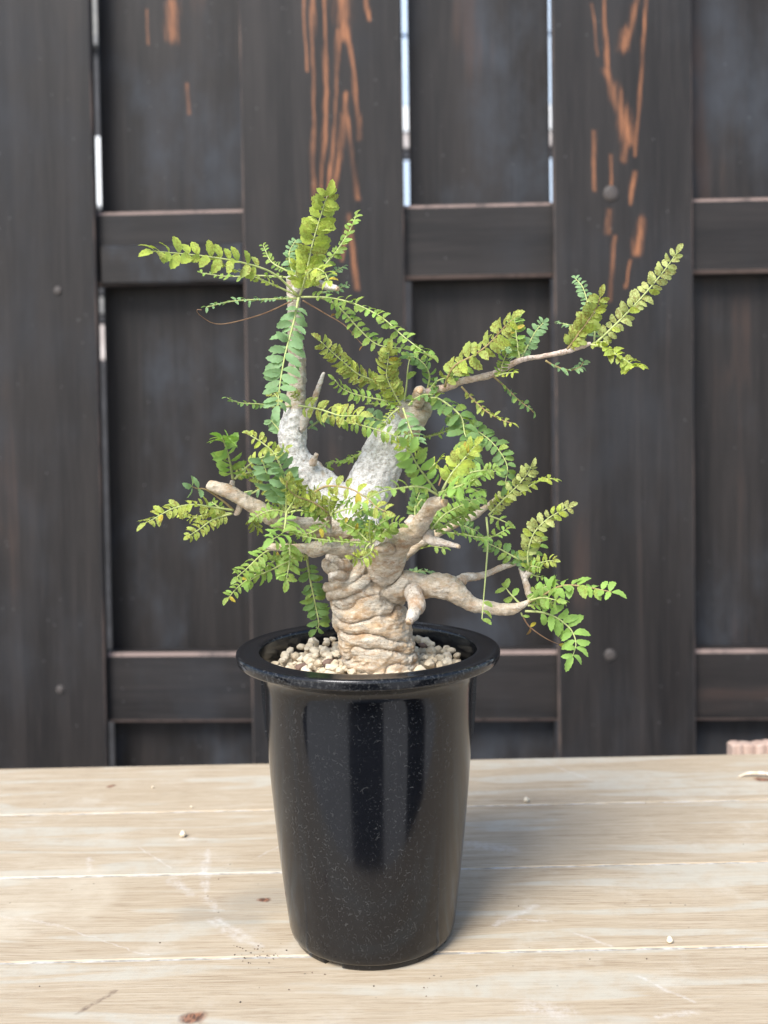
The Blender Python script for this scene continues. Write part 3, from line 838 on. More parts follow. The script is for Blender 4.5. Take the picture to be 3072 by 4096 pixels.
# rolls and creases of the old trunk
ax = np.array([[*at(x, y, 0)] for x, y in ((1545, 2740), (1533, 2660), (1503, 2570), (1480, 2470), (1470, 2400), (1462, 2310), (1445, 2200))])
cx = np.interp(V[:, 2], ax[::-1, 2][::-1], ax[::-1, 0][::-1]) if ax[0, 2] < ax[-1, 2] else np.interp(V[:, 2], ax[::-1, 2], ax[::-1, 0])
th = np.arctan2(V[:, 0] - cx, -(V[:, 1]))          # 0 faces the camera
zz = V[:, 2]
ph = (zz - 0.1545) / 0.0098 - 0.22 * np.sin(th * 1.0 + 0.3) + 0.30 * np.sin(2 * th + 9 * zz * 20) + 0.55 * vnoise(V, 55, 3) + 0.22 * vnoise(V, 130, 4)
roll = np.abs(np.sin(np.pi * ph)) ** 0.42 - 0.78
amp = 0.0029 * (0.65 + 0.5 * vnoise(V, 42, 9))
mask = (own == 0) * np.clip((0.205 - zz) / 0.012, 0, 1)
sharp = np.exp(-(np.abs(np.sin(np.pi * ph)) / 0.10) ** 2)
disp = amp * roll * mask - 0.0017 * sharp * mask * np.clip(0.75 + 0.9 * vnoise(V, 38, 14), 0, 1.3)
# second, finer wrinkles everywhere on the trunk
ph2 = zz / 0.0021 + 0.9 * vnoise(V, 90, 12) - 0.3 * np.sin(th)
disp += 0.00022 * np.sin(2 * np.pi * ph2) * mask * (0.5 + 0.5 * vnoise(V, 60, 15))
sm = np.clip(rloc / 0.006, 0.12, 1.0)
disp += sm * (0.0008 * vnoise(V, 75, 21) + 0.0006 * vnoise(V, 170, 22) + 0.0005 * vnoise(V, 420, 23)) + 0.00020 * vnoise(V, 900, 24)
disp -= np.exp(-(crease / 0.07) ** 2) * np.clip(rloc * 0.28, 0.0003, 0.0028)
# granular warts on the white limbs
wart = np.clip(vnoise(V, 300, 31) - 0.35, 0, 1) * 0.0007 + np.clip(vnoise(V, 620, 32) - 0.3, 0, 1) * 0.0004
disp += wart * np.isin(own, (0, 1, 2)) * np.clip((zz - 0.205) / 0.02, 0, 1)
V = V + N * disp[:, None]
V = smooth(V, 1, 0.15)
N = vnorm(V)
nf = len(wm.polygons)
LT = np.empty(nf, int); wm.polygons.foreach_get('loop_total', LT)
LV = np.empty(len(wm.loops), int); wm.loops.foreach_get('vertex_index', LV)
LS = np.concatenate([[0], np.cumsum(LT)[:-1]])
fown = own[LV[LS]]
for wi, (nm, mt, pts) in enumerate(WOOD):
    ids = np.nonzero(fown == wi)[0]
    if len(ids) == 0: continue
    fcs = [LV[LS[i]:LS[i] + LT[i]] for i in ids]
    used = np.unique(np.concatenate(fcs))
    remap = {int(a): k for k, a in enumerate(used)}
    o = mk(nm, V[used] - np.array(PO), [[remap[int(a)] for a in fc] for fc in fcs], mt, plant)
    o.data.normals_split_custom_set_from_vertices([tuple(q) for q in N[used]])
bpy.data.meshes.remove(wm)
CUT = simple('cut_wood', (0.50, 0.31, 0.16), (0.66, 0.50, 0.33), 500, 0.8, 0.3, 0.0004)

# ------------------------------------------------------------------ the plant: leaves
def leaf_mat(name, a, b, back, mott, mcol=(0.17, 0.085, 0.022)):
    m = M(name)
    g_ = m.n('NewGeometry')
    P = g_.outputs['Position']
    c = m.mix(g_.outputs['Random Per Island'], a, b)
    c = m.mix(m.mapr(m.noise(P, 160.0, 2.0), 0.35, 0.65), c, tuple(x * 0.80 for x in b))
    c = m.mix(m.math('MULTIPLY', g_.outputs['Backfacing'], 0.35), c, back)
    vein = m.mapr(m.math('ABSOLUTE', m.math('SUBTRACT', m.noise(P, 520.0, 3.0, 0.6), 0.5)), 0.012, 0.06, 1, 0)
    mk_ = m.math('MULTIPLY', vein, m.mapr(m.noise(P, 170.0, 2.0), 0.36, 0.52))
    c = m.mix(m.math('MULTIPLY', mk_, mott), c, mcol)
    m.bump(m.noise(P, 1500.0, 3.0), 0.35, 0.0003)
    m.set(Base_Color=c, Roughness=0.52)
    m.b.inputs['Specular IOR Level'].default_value = 0.25
    tr = m.n('BsdfTranslucent', {'Color': m.mix(0.5, c, (0.40, 0.52, 0.05))})
    mx = m.n('MixShader', {0: 0.36, 1: m.b.outputs[0], 2: tr.outputs[0]})
    m.nt.links.new(mx.outputs[0], m.out.inputs[0])
    return m.m
TONE = {
 'Y': leaf_mat('leaf_yellow_green', (0.60, 0.67, 0.05), (0.40, 0.54, 0.06), (0.50, 0.60, 0.19), 0.55),
 'M': leaf_mat('leaf_mid_green', (0.36, 0.51, 0.075), (0.21, 0.38, 0.065), (0.38, 0.52, 0.18), 0.5),
 'B': leaf_mat('leaf_blue_green', (0.25, 0.45, 0.20), (0.17, 0.35, 0.16), (0.38, 0.53, 0.26), 0.15),
 'D': leaf_mat('leaf_deep_green', (0.16, 0.32, 0.085), (0.105, 0.24, 0.08), (0.28, 0.42, 0.15), 0.25),
 'O': leaf_mat('leaf_olive_mottled', (0.50, 0.56, 0.075), (0.36, 0.47, 0.075), (0.48, 0.54, 0.21), 0.85),
 'G': leaf_mat('leaf_bright_green', (0.33, 0.57, 0.085), (0.24, 0.47, 0.085), (0.43, 0.60, 0.20), 0.12),
 'P': leaf_mat('leaf_pale_olive', (0.55, 0.60, 0.18), (0.42, 0.51, 0.14), (0.58, 0.62, 0.28), 0.7),
 'R': leaf_mat('leaf_dried', (0.30, 0.15, 0.05), (0.20, 0.09, 0.04), (0.30, 0.17, 0.08), 0.5),
 'W': leaf_mat('leaf_yellowing', (0.62, 0.50, 0.04), (0.55, 0.44, 0.05), (0.6, 0.5, 0.1), 0.7),
}
STEM = simple('leaf_stalk', (0.36, 0.42, 0.14), (0.46, 0.50, 0.20), 300, 0.6)
STEMB = simple('brown_leaf_stalk', (0.30, 0.20, 0.09), (0.38, 0.30, 0.13), 300, 0.65)
STEMD = simple('dead_leaf_stalk', (0.20, 0.105, 0.055), (0.30, 0.18, 0.10), 300, 0.75)

def leaflet_mesh(k, wide=1.0):
    r_ = random.Random(100 + k)
    ts = [0, 0.10, 0.24, 0.38, 0.52, 0.66, 0.78, 0.88, 0.95, 1.0]
    ws = [0.03, 0.14, 0.205, 0.232, 0.236, 0.224, 0.195, 0.143, 0.082, 0.0]
    ws = [q * wide for q in ws]
    curl, fold, bend = r_.uniform(0.12, 0.42), r_.uniform(0.15, 0.5), r_.uniform(-0.09, 0.09)
    vs = []
    for i, (t, w_) in enumerate(zip(ts, ws)):
        zc = -curl * t ** 2.0 + 0.06 * math.sin(math.pi * t)
        yc = bend * math.sin(math.pi * t)
        tooth = 1.0 + (0.10 if i % 2 else -0.07) * (1 if t > 0.2 else 0)
        for s in (-1, 0, 1):
            asym = 1.0 + 0.10 * s * (1 if k % 2 else -1)
            ww = w_ * tooth * asym * r_.uniform(0.93, 1.07)
            y = yc + s * ww
            z = zc + abs(s) * (fold * ww - 0.55 * ww * ww) + r_.uniform(-0.012, 0.012)
            vs.append((t + (0.03 * (1 if i % 2 else 0) if s else 0), y, z))
    fs = []
    for i in range(len(ts) - 1):
        for s in (0, 1):
            a = i * 3 + s
            fs.append((a, a + 1, a + 4, a + 3))
    return np.array(vs), fs
LEAF = [leaflet_mesh(k) for k in range(7)] + [leaflet_mesh(k, 1.18) for k in range(7, 12)]
LMESH = {}
def leaf_data(k, tone):
    if (k, tone) not in LMESH:
        v, f = LEAF[k]
        me = bpy.data.meshes.new('leaflet')
        me.from_pydata([tuple(q) for q in v], [], f)
        me.materials.append(TONE[tone])
        me.polygons.foreach_set('use_smooth', [True] * len(me.polygons))
        LMESH[(k, tone)] = me
    return LMESH[(k, tone)]

C_, U_, K_ = (0, -1, 0.25), (0.0, -0.35, 1.0), (0.1, -0.8, 0.65)   # leaf plane turned to the lens, upward, in between
Lf = (-0.7, -0.7, 0.2); Rt = (0.7, -0.7, 0.2)
# zoom window, stalk points, depth at base and tip, leaflet length (window px), pairs, tone, facing, first pair at, options
FR = [
 # crown on the tall left limb
 ('A', [(1285, 900), (1100, 730), (880, 650), (600, 600), (300, 570), (200, 562)], .004, -.040, 128, 9, 'Y', (0.1, -0.9, .5), .34, 'tw'),
 ('A', [(1270, 890), (1050, 790), (850, 715), (690, 650), (620, 600)], .006, -.020, 62, 11, 'Y', U_, .2, ''),
 ('A', [(1250, 760), (1000, 742), (760, 748), (560, 722)], .016, .020, 48, 12, 'M', U_, .12, ''),
 ('A', [(1280, 910), (1100, 915), (800, 930), (600, 975)], .002, -.030, 55, 15, 'B', (0, -.25, 1), .1, ''),
 ('A', [(1290, 890), (1330, 760), (1380, 520), (1450, 280), (1492, 150)], .000, -.018, 122, 15, 'Y', (0.15, -1, .1), .1, 'w'),
 ('A', [(1255, 780), (1215, 640), (1215, 560), (1260, 480)], .018, .026, 55, 9, 'B', C_, .15, ''),
 ('A', [(1260, 770), (1235, 650), (1280, 520)], .018, .030, 50, 8, 'O', C_, .1, ''),
 ('S', [(1255, 1130), (1303, 1058), (1350, 1000), (1400, 920), (1424, 862)], .010, .024, 36, 12, 'M', (-.5, -.7, .4), .12, 't'),
 ('A', [(1280, 905), (1240, 1100), (1180, 1330), (1140, 1560), (1128, 1700)], -.004, -.030, 128, 13, 'B', (0, -1, .35), .10, 't'),
 ('B', [(10, 70), (200, 75), (400, 120), (600, 220), (750, 350), (880, 450), (965, 500)], .000, -.030, 76, 16, 'M', (.15, -.6, .8), .08, 'tw'),
 ('B', [(150, 75), (240, 110), (330, 190), (430, 300), (550, 410), (660, 440), (760, 448)], .004, -.010, 74, 12, 'M', (.2, -.9, .35), .14, 'tw'),
 ('A', [(1200, 710), (1080, 640), (1020, 520)], .018, .026, 36, 9, 'M', C_, .1, ''),
 ('A', [(1470, 780), (1540, 720), (1610, 675)], .014, .020, 46, 7, 'B', U_, .1, ''),
 ('A', [(1440, 870), (1540, 850), (1635, 810)], .014, .022, 46, 9, 'B', U_, .05, ''),
 ('A', [(1310, 830), (1340, 740), (1400, 690), (1470, 720), (1500, 780)], -.004, -.045, 86, 7, 'Y', (0, -.8, .6), .12, 't'),
 ('A', [(1300, 840), (1260, 720), (1300, 640), (1340, 600)], .004, -.006, 70, 7, 'Y', C_, .2, ''),
 ('A', [(1240, 925), (1000, 1030), (700, 1100), (560, 1040), (530, 995), (565, 995)], .006, -.030, 0, 0, 'R', C_, .1, 'd'),
 ('B', [(20, 95), (200, 200), (330, 280), (440, 400), (472, 432)], .004, -.008, 46, 2, 'R', C_, .42, 'd'),
 # lower tuft of the tall limb
 ('B', [(-10, 870), (150, 900), (300, 945), (440, 942)], .000, -.022, 100, 8, 'O', C_, .12, 't'),
 ('B', [(180, 940), (300, 975), (450, 1015), (600, 1060), (750, 1110), (860, 1170)], .006, -.010, 70, 12, 'M', C_, .06, 't'),
 ('A', [(1240, 1700), (1120, 1715), (1000, 1690), (850, 1680), (755, 1645)], .010, -.020, 50, 9, 'D', U_, .2, 't'),
 ('D', [(1150, 150), (1120, 110), (1075, 55)], .018, .022, 66, 6, 'B', C_, .05, ''),
 ('A', [(1280, 1660), (1250, 1610), (1265, 1570)], .006, -.004, 40, 5, 'O', C_, .1, ''),
 ('B', [(60, 1040), (140, 985), (230, 955), (290, 960)], .024, .040, 70, 6, 'B', K_, .05, ''),
 ('A', [(1160, 1700), (1130, 1650), (1090, 1600), (1050, 1590)], .012, .020, 50, 5, 'O', C_, .1, ''),
 # hub at the top of the thick right limb
 ('B', [(700, 800), (545, 690), (430, 640), (330, 560), (230, 470), (150, 395)], .010, -.012, 84, 14, 'O', C_, .14, 't'),
 ('B', [(660, 830), (540, 695), (450, 690), (370, 640), (290, 560)], .014, .014, 60, 6, 'O', C_, .3, ''),
 ('B', [(745, 870), (690, 770), (640, 660), (648, 550), (658, 470)], .004, -.012, 96, 12, 'O', (0, -1, .1), .08, 't'),
 ('B', [(740, 870), (600, 830), (450, 800), (320, 750), (255, 680)], .006, -.012, 66, 12, 'M', K_, .1, 't'),
 ('B', [(720, 890), (620, 862), (510, 858)], .010, .010, 66, 4, 'M', U_, .2, ''),
 ('B', [(770, 840), (788, 700), (795, 600), (808, 530)], .012, .012, 96, 3, 'M', Lf, .05, ''),
 ('B', [(940, 750), (955, 660), (925, 580), (860, 520), (800, 510)], .012, .000, 74, 7, 'D', K_, .12, 't'),
 ('B', [(985, 520), (900, 480), (840, 480)], -.024, -.030, 60, 4, 'M', K_, .05, ''),
 ('B', [(1070, 730), (1090, 660), (1150, 570), (1300, 490), (1420, 390), (1490, 310), (1560, 240)], .004, -.030, 118, 11, 'O', (-.2, -.8, .5), .12, 'bt'),
 ('B', [(1100, 710), (1140, 640), (1200, 590)], .006, .012, 90, 4, 'M', K_, .15, ''),
 ('B', [(950, 760), (1010, 690), (1100, 660)], .010, .004, 56, 5, 'D', U_, .15, ''),
 ('B', [(900, 830), (1000, 815), (1100, 870), (1190, 960), (1215, 1080), (1250, 1180), (1280, 1270)], .008, -.022, 128, 11, 'D', (.1, -.6, .75), .10, 't'),
 ('B', [(1020, 900), (1130, 970), (1240, 1020), (1380, 1110), (1480, 1220), (1530, 1330), (1510, 1450)], .012, -.005, 92, 13, 'D', (.2, -.85, .4), .10, 'tw'),
 ('B', [(1190, 730), (1280, 830), (1370, 910), (1470, 970), (1560, 1000)], .002, -.006, 62, 8, 'O', U_, .1, 'bt'),
 ('B', [(760, 890), (790, 980), (830, 1090), (850, 1140)], .000, -.014, 96, 5, 'B', C_, .15, ''),
 ('B', [(740, 1000), (660, 990), (580, 975), (490, 925)], .022, .034, 82, 8, 'B', C_, .05, ''),
 ('B', [(600, 1110), (450, 1220), (330, 1280), (210, 1290), (205, 1340)], .030, .030, 60, 13, 'M', U_, .05, 't'),
 ('B', [(910, 1105), (1020, 1080), (1125, 1038)], .024, .020, 42, 9, 'M', U_, .1, ''),
 ('B', [(730, 890), (670, 940), (620, 1000)], .004, -.004, 40, 5, 'O', C_, .1, ''),
 ('B', [(800, 870), (850, 820), (920, 790), (980, 790)], .000, -.006, 60, 5, 'D', U_, .1, ''),
 # thin pinkish branch reaching right
 ('C', [(890, 870), (1050, 720), (1250, 510), (1400, 330), (1485, 210)], -.014, -.020, 90, 14, 'P', (0, -1, .15), .08, 'tw'),
 ('C', [(680, 915), (780, 780), (880, 640), (925, 530)], -.012, -.022, 92, 16, 'O', (.1, -1, .1), .06, 'bt'),
 ('C', [(880, 865), (880, 740), (835, 590), (795, 460), (740, 395)], -.008, .010, 54, 13, 'B', C_, .1, 't'),
 ('C', [(760, 745), (680, 735), (615, 718)], .004, .010, 38, 7, 'B', U_, .1, 't'),
 ('C', [(850, 880), (950, 905), (1080, 980), (1170, 1035), (1205, 1045)], -.014, -.036, 104, 12, 'Y', (0.2, -.45, .9), .1, 't'),
 ('C', [(870, 870), (920, 865), (980, 855)], -.012, -.016, 44, 4, 'Y', U_, .1, ''),
 ('C', [(520, 1000), (590, 1040), (690, 1070), (770, 1050), (800, 1010)], -.008, -.004, 56, 9, 'B', U_, .15, 'b'),
 ('C', [(330, 985), (310, 860), (297, 740), (290, 680)], -.006, -.006, 72, 10, 'M', C_, .1, ''),
 ('C', [(340, 985), (400, 870), (450, 780), (505, 720)], -.004, .006, 66, 11, 'B', C_, .08, 't'),
 ('C', [(320, 985), (270, 930), (190, 890)], -.004, .010, 70, 5, 'B', K_, .1, ''),
 ('C', [(180, 1110), (200, 1030), (232, 950)], -.006, -.016, 52, 6, 'M', C_, .05, ''),
 ('C', [(150, 1115), (220, 1095), (280, 1088)], -.008, -.016, 50, 4, 'Y', K_, .15, 't'),
 ('C', [(130, 1110), (230, 1200), (320, 1290), (400, 1350), (435, 1385)], -.002, .000, 56, 8, 'D', U_, .16, 'b'),
 # left branch
 ('D', [(795, 490), (770, 350), (735, 230), (715, 190)], -.026, -.052, 132, 9, 'G', (0, -.75, .65), .12, ''),
 ('D', [(810, 490), (900, 400), (1000, 335), (1120, 300), (1185, 265)], -.028, -.038, 56, 8, 'O', C_, .08, 't'),
 ('D', [(810, 490), (870, 455), (935, 440)], -.026, -.024, 44, 5, 'M', K_, .15, 't'),
 ('D', [(1190, 740), (1130, 600), (1060, 480), (1010, 345)], -.030, -.040, 112, 9, 'B', (0, -.85, .5), .20, ''),
 ('D', [(1190, 740), (1188, 600), (1175, 470), (1110, 320)], -.032, -.046, 108, 9, 'B', (0, -.85, .5), .15, ''),
 ('D', [(1150, 400), (1100, 300), (1000, 215), (925, 170)], -.026, -.024, 74, 7, 'O', K_, .08, 't'),
 ('D', [(1170, 720), (1080, 610), (980, 520), (940, 475)], -.030, -.020, 56, 11, 'O', U_, .08, ''),
 ('E', [(90, 470), (200, 410), (300, 405), (430, 430), (560, 510), (640, 580), (715, 615)], -.034, -.060, 98, 6, 'O', C_, .1, 'bt'),
 ('D', [(1195, 735), (1290, 660), (1360, 600), (1400, 590)], -.032, -.036, 40, 4, 'M', U_, .4, ''),
 ('D', [(1200, 740), (1290, 722), (1400, 745)], -.034, -.044, 58, 6, 'M', U_, .1, ''),
 ('D', [(1500, 760), (1470, 720), (1380, 660), (1270, 620), (1200, 560), (1195, 500)], -.036, -.060, 84, 10, 'O', (0, -.8, .6), .1, 'bt'),
 ('E', [(250, 640), (340, 560), (430, 500)], -.036, -.044, 60, 6, 'M', U_, .1, ''),
 ('E', [(255, 650), (330, 610), (420, 590), (470, 600)], -.036, -.050, 70, 6, 'M', K_, .1, ''),
 ('E', [(240, 640), (130, 610), (40, 590)], -.036, -.040, 80, 6, 'M', K_, .1, ''),
 ('D', [(1190, 740), (1180, 830), (1160, 890), (1090, 935)], -.034, -.060, 118, 7, 'G', (0, -.75, .7), .15, 't'),
 ('E', [(600, 880), (400, 870), (200, 850), (0, 815), (-60, 790)], -.040, -.066, 58, 16, 'M', (0, -.3, 1), .06, 't'),
 ('D', [(800, 720), (650, 700), (500, 680), (350, 710), (220, 780), (150, 815)], -.024, -.050, 88, 11, 'O', (0, -.55, .85), .18, 't'),
 ('D', [(790, 745), (650, 790), (550, 860), (480, 905)], -.024, -.044, 72, 8, 'O', C_, .14, 't'),
 ('D', [(780, 742), (600, 755), (500, 780), (420, 745)], -.022, -.020, 66, 9, 'O', U_, .12, ''),
 ('D', [(800, 720), (720, 650), (600, 570), (530, 560), (490, 545)], -.022, -.040, 90, 2, 'B', C_, .80, 'bt'),
 ('D', [(720, 720), (680, 690), (640, 660)], -.020, -.018, 56, 4, 'M', K_, .1, ''),
 ('D', [(940, 580), (880, 590), (870, 600)], -.014, -.010, 70, 3, 'B', U_, .1, ''),
 ('D', [(1000, 560), (950, 590), (900, 610)], -.010, -.004, 66, 3, 'B', U_, .1, ''),
 ('D', [(920, 770), (950, 830), (1000, 855)], -.010, -.006, 60, 5, 'O', K_, .1, ''),
 # low left tuft
 ('D', [(1340, 1060), (1360, 1200), (1400, 1400), (1430, 1560), (1412, 1600)], .000, .004, 96, 11, 'D', C_, .14, 't'),
 ('D', [(1215, 930), (1215, 1080), (1190, 1230)], -.040, -.048, 96, 6, 'M', C_, .15, 't'),
 ('D', [(1330, 1060), (1150, 1070), (1000, 1170), (880, 1250), (810, 1310), (765, 1365)], -.006, -.020, 70, 13, 'M', K_, .12, 't'),
 ('D', [(1120, 1000), (1020, 1040), (900, 1150), (830, 1210)], -.012, -.034, 80, 7, 'M', K_, .1, 't'),
 ('D', [(1260, 1070), (1100, 1150), (980, 1205), (920, 1240)], -.010, -.026, 76, 5, 'G', C_, .15, 't'),
 ('D', [(1320, 1060), (1250, 1060), (1130, 1110)], -.006, -.012, 70, 5, 'M', K_, .1, ''),
 ('D', [(1350, 1070), (1260, 1020), (1200, 960)], -.004, -.010, 66, 5, 'M', K_, .1, ''),
 # tuft in the fork
 ('E', [(585, 870), (575, 770), (580, 690)], -.042, -.050, 32, 10, 'Y', C_, .1, ''),
 ('E', [(600, 870), (700, 780), (770, 710), (830, 720)], -.042, -.050, 84, 6, 'M', K_, .2, 'tw'),
 ('E', [(590, 870), (680, 800), (740, 760)], -.040, -.036, 60, 6, 'O', K_, .1, ''),
 ('E', [(560, 860), (470, 770), (370, 710)], -.042, -.040, 74, 7, 'M', K_, .1, 't'),
 ('E', [(560, 860), (540, 730), (490, 640)], -.040, -.036, 84, 6, 'B', K_, .15, ''),
 ('E', [(570, 860), (600, 760), (560, 700), (520, 700)], -.038, -.030, 80, 5, 'M', K_, .1, ''),
 ('E', [(610, 890), (580, 960), (500, 1005), (440, 995)], -.044, -.056, 76, 5, 'Y', C_, .15, 't'),
 ('E', [(580, 880), (550, 910), (545, 935)], -.044, -.052, 60, 3, 'M', K_, .1, ''),
 ('E', [(240, 690), (150, 760), (60, 800), (-20, 790)], -.036, -.048, 78, 7, 'M', K_, .1, 't'),
 ('E', [(200, 560), (120, 480), (60, 440), (-10, 430)], -.034, -.046, 84, 7, 'O', K_, .1, 't'),
 ('E', [(330, 700), (420, 720), (520, 760)], -.036, -.04, 66, 6, 'M', K_, .1, 't'),
 ('E', [(250, 640), (240, 540), (270, 470)], -.036, -.042, 70, 5, 'O', C_, .2, 't'),
 ('E', [(600, 860), (640, 740), (720, 680)], -.042, -.046, 70, 6, 'G', K_, .15, 't'),
 ('E', [(450, 650), (520, 600), (600, 590), (660, 620)], -.038, -.044, 74, 5, 'M', K_, .1, 't'),
 ('D', [(1190, 740), (1110, 720), (1020, 740), (960, 770)], -.03, -.036, 64, 6, 'M', K_, .15, 't'),
 ('D', [(1190, 740), (1250, 640), (1260, 560), (1240, 500)], -.034, -.048, 84, 6, 'O', C_, .2, 't'),
 ('B', [(870, 1200), (800, 1190), (720, 1150)], -.01, -.02, 60, 5, 'O', K_, .1, 't'),
 ('B', [(860, 1180), (850, 1130), (800, 1090)], -.012, -.02, 56, 4, 'O', K_, .1, 't'),
 ('B', [(950, 1340), (1010, 1290), (1040, 1260)], -.02, -.03, 60, 4, 'Y', K_, .1, 't'),
 ('B', [(900, 1560), (860, 1620), (850, 1680)], .006, .01, 60, 5, 'D', K_, .1, 't'),
 ('B', [(1120, 1480), (1240, 1440), (1350, 1380), (1450, 1350)], -.02, -.02, 66, 7, 'M', K_, .1, 't'),
 ('B', [(1060, 1700), (1180, 1640), (1290, 1590)], -.03, -.03, 66, 7, 'M', K_, .1, 't'),
 # tuft on the branch that points at the lens
 ('E', [(1130, 450), (1060, 350), (980, 240), (920, 130), (880, 70)], -.060, -.086, 140, 7, 'G', (0, -1, .2), .16, 'w'),
 ('E', [(1150, 460), (1250, 430), (1380, 380), (1450, 330)], -.062, -.092, 138, 6, 'G', (0.1, -.85, .5), .16, 'tw'),
 ('E', [(1170, 470), (1280, 440), (1400, 420), (1480, 450)], -.062, -.085, 100, 5, 'G', K_, .2, 'w'),
 ('E', [(1150, 480), (1000, 410), (800, 425), (650, 460), (500, 550)], -.062, -.090, 96, 7, 'M', (0, -.5, .9), .2, 't'),
 ('E', [(1180, 440), (1250, 310), (1350, 190), (1450, 70)], -.062, -.060, 112, 8, 'Y', C_, .18, 'tw'),
 ('E', [(1150, 400), (1200, 260), (1300, 95)], -.050, -.044, 0, 0, 'R', C_, .1, 'd'),
 ('E', [(1300, 350), (1420, 290), (1600, 262)], -.040, -.036, 70, 5, 'M', K_, .3, 't'),
 ('E', [(1200, 480), (1300, 500), (1420, 520), (1500, 500)], -.05, -.04, 80, 5, 'G', K_, .15, ''),
 # right of the fork
 ('E', [(960, 690), (955, 580), (1000, 430)], .006, .010, 76, 7, 'D', C_, .1, ''),
 ('E', [(970, 640), (1010, 560), (1060, 520)], .008, .012, 70, 5, 'M', C_, .1, ''),
 ('E', [(1090, 760), (1200, 640), (1350, 560), (1490, 520)], -.044, -.030, 74, 12, 'M', K_, .06, 't'),
 ('E', [(1130, 780), (1280, 680), (1400, 620), (1460, 600)], -.040, -.022, 70, 9, 'M', K_, .06, ''),
 ('E', [(1080, 760), (1130, 640), (1210, 560)], -.042, -.034, 66, 7, 'M', K_, .1, ''),
 ('F', [(170, 690), (350, 712), (550, 740), (690, 680)], -.040, -.030, 68, 11, 'M', (0, -.3, 1), .06, 't'),
 ('F', [(330, 640), (400, 660), (480, 690)], -.006, .000, 62, 5, 'D', K_, .1, ''),
 ('F', [(560, 575), (680, 450), (780, 350), (850, 260), (875, 215)], -.002, -.012, 76, 11, 'P', C_, .08, 'tw'),
 ('F', [(600, 560), (750, 440), (880, 350), (980, 305), (1045, 308)], .000, .004, 66, 6, 'Y', U_, .5, 't'),
 ('F', [(570, 580), (630, 600), (700, 630)], -.004, -.012, 72, 3, 'M', K_, .1, 't'),
 ('F', [(545, 590), (557, 750), (540, 1000), (525, 1180), (512, 1340)], -.004, -.046, 86, 3, 'M', (-.15, -1, .1), .84, 'lw'),
 ('F', [(860, 990), (850, 850), (900, 700), (1010, 590), (1150, 515)], -.014, -.020, 78, 12, 'P', C_, .10, 'tw'),
 ('F', [(865, 980), (860, 900), (930, 800), (950, 740)], -.012, -.002, 64, 6, 'M', C_, .1, ''),
 ('F', [(850, 985), (930, 930), (1000, 910), (1040, 910)], -.014, -.024, 56, 6, 'O', C_, .08, 't'),
 ('F', [(850, 985), (880, 950), (940, 960)], -.014, -.02, 46, 5, 'M', C_, .1, ''),
 ('F', [(870, 1005), (910, 1020), (950, 1028)], -.014, -.016, 46, 3, 'M', U_, .1, ''),
 ('F', [(835, 930), (740, 875), (620, 810), (510, 760)], -.010, -.004, 76, 8, 'D', K_, .06, 't'),
 ('F', [(845, 985), (815, 920), (830, 880)], -.012, -.010, 60, 4, 'B', C_, .1, ''),
 # end of the low right branch
 ('F', [(850, 1220), (950, 1170), (1080, 1100), (1200, 1090), (1350, 1115), (1470, 1140)], -.028, -.044, 112, 8, 'G', (.1, -.6, .8), .12, 'bt'),
 ('F', [(850, 1240), (980, 1220), (1110, 1208)], -.028, -.024, 58, 8, 'M', U_, .1, 't'),
 ('F', [(850, 1200), (950, 1120), (1050, 1065)], -.026, -.016, 62, 9, 'M', U_, .06, 't'),
 ('F', [(870, 1200), (960, 1180), (1060, 1200)], -.03, -.042, 88, 4, 'M', C_, .2, 'tw'),
 ('F', [(830, 1280), (960, 1290), (1080, 1340), (1170, 1420), (1205, 1520), (1180, 1615)], -.026, -.040, 118, 7, 'G', (0.1, -1, .1), .22, 't'),
 ('F', [(800, 1290), (850, 1380), (920, 1440), (1000, 1490), (1080, 1525)], -.024, -.016, 66, 1, 'W', C_, .34, 'dt'),
 ('F', [(800, 1290), (810, 1320)], -.024, -.024, 56, 1, 'M', C_, .9, 'l'),
 ('F', [(790, 1225), (720, 1150), (690, 1110)], -.024, -.014, 92, 2, 'M', C_, .4, 'tw'),
 ('E', [(880, 1125), (1000, 1110), (1080, 1115)], .020, .026, 70, 6, 'B', U_, .05, 't'),
 ('F', [(30, 825), (130, 800), (225, 815)], .004, .002, 62, 4, 'M', U_, .2, 't'),
]
def unit(v): return v / (np.linalg.norm(v) + 1e-12)
specs = []
rr = random.Random(5)
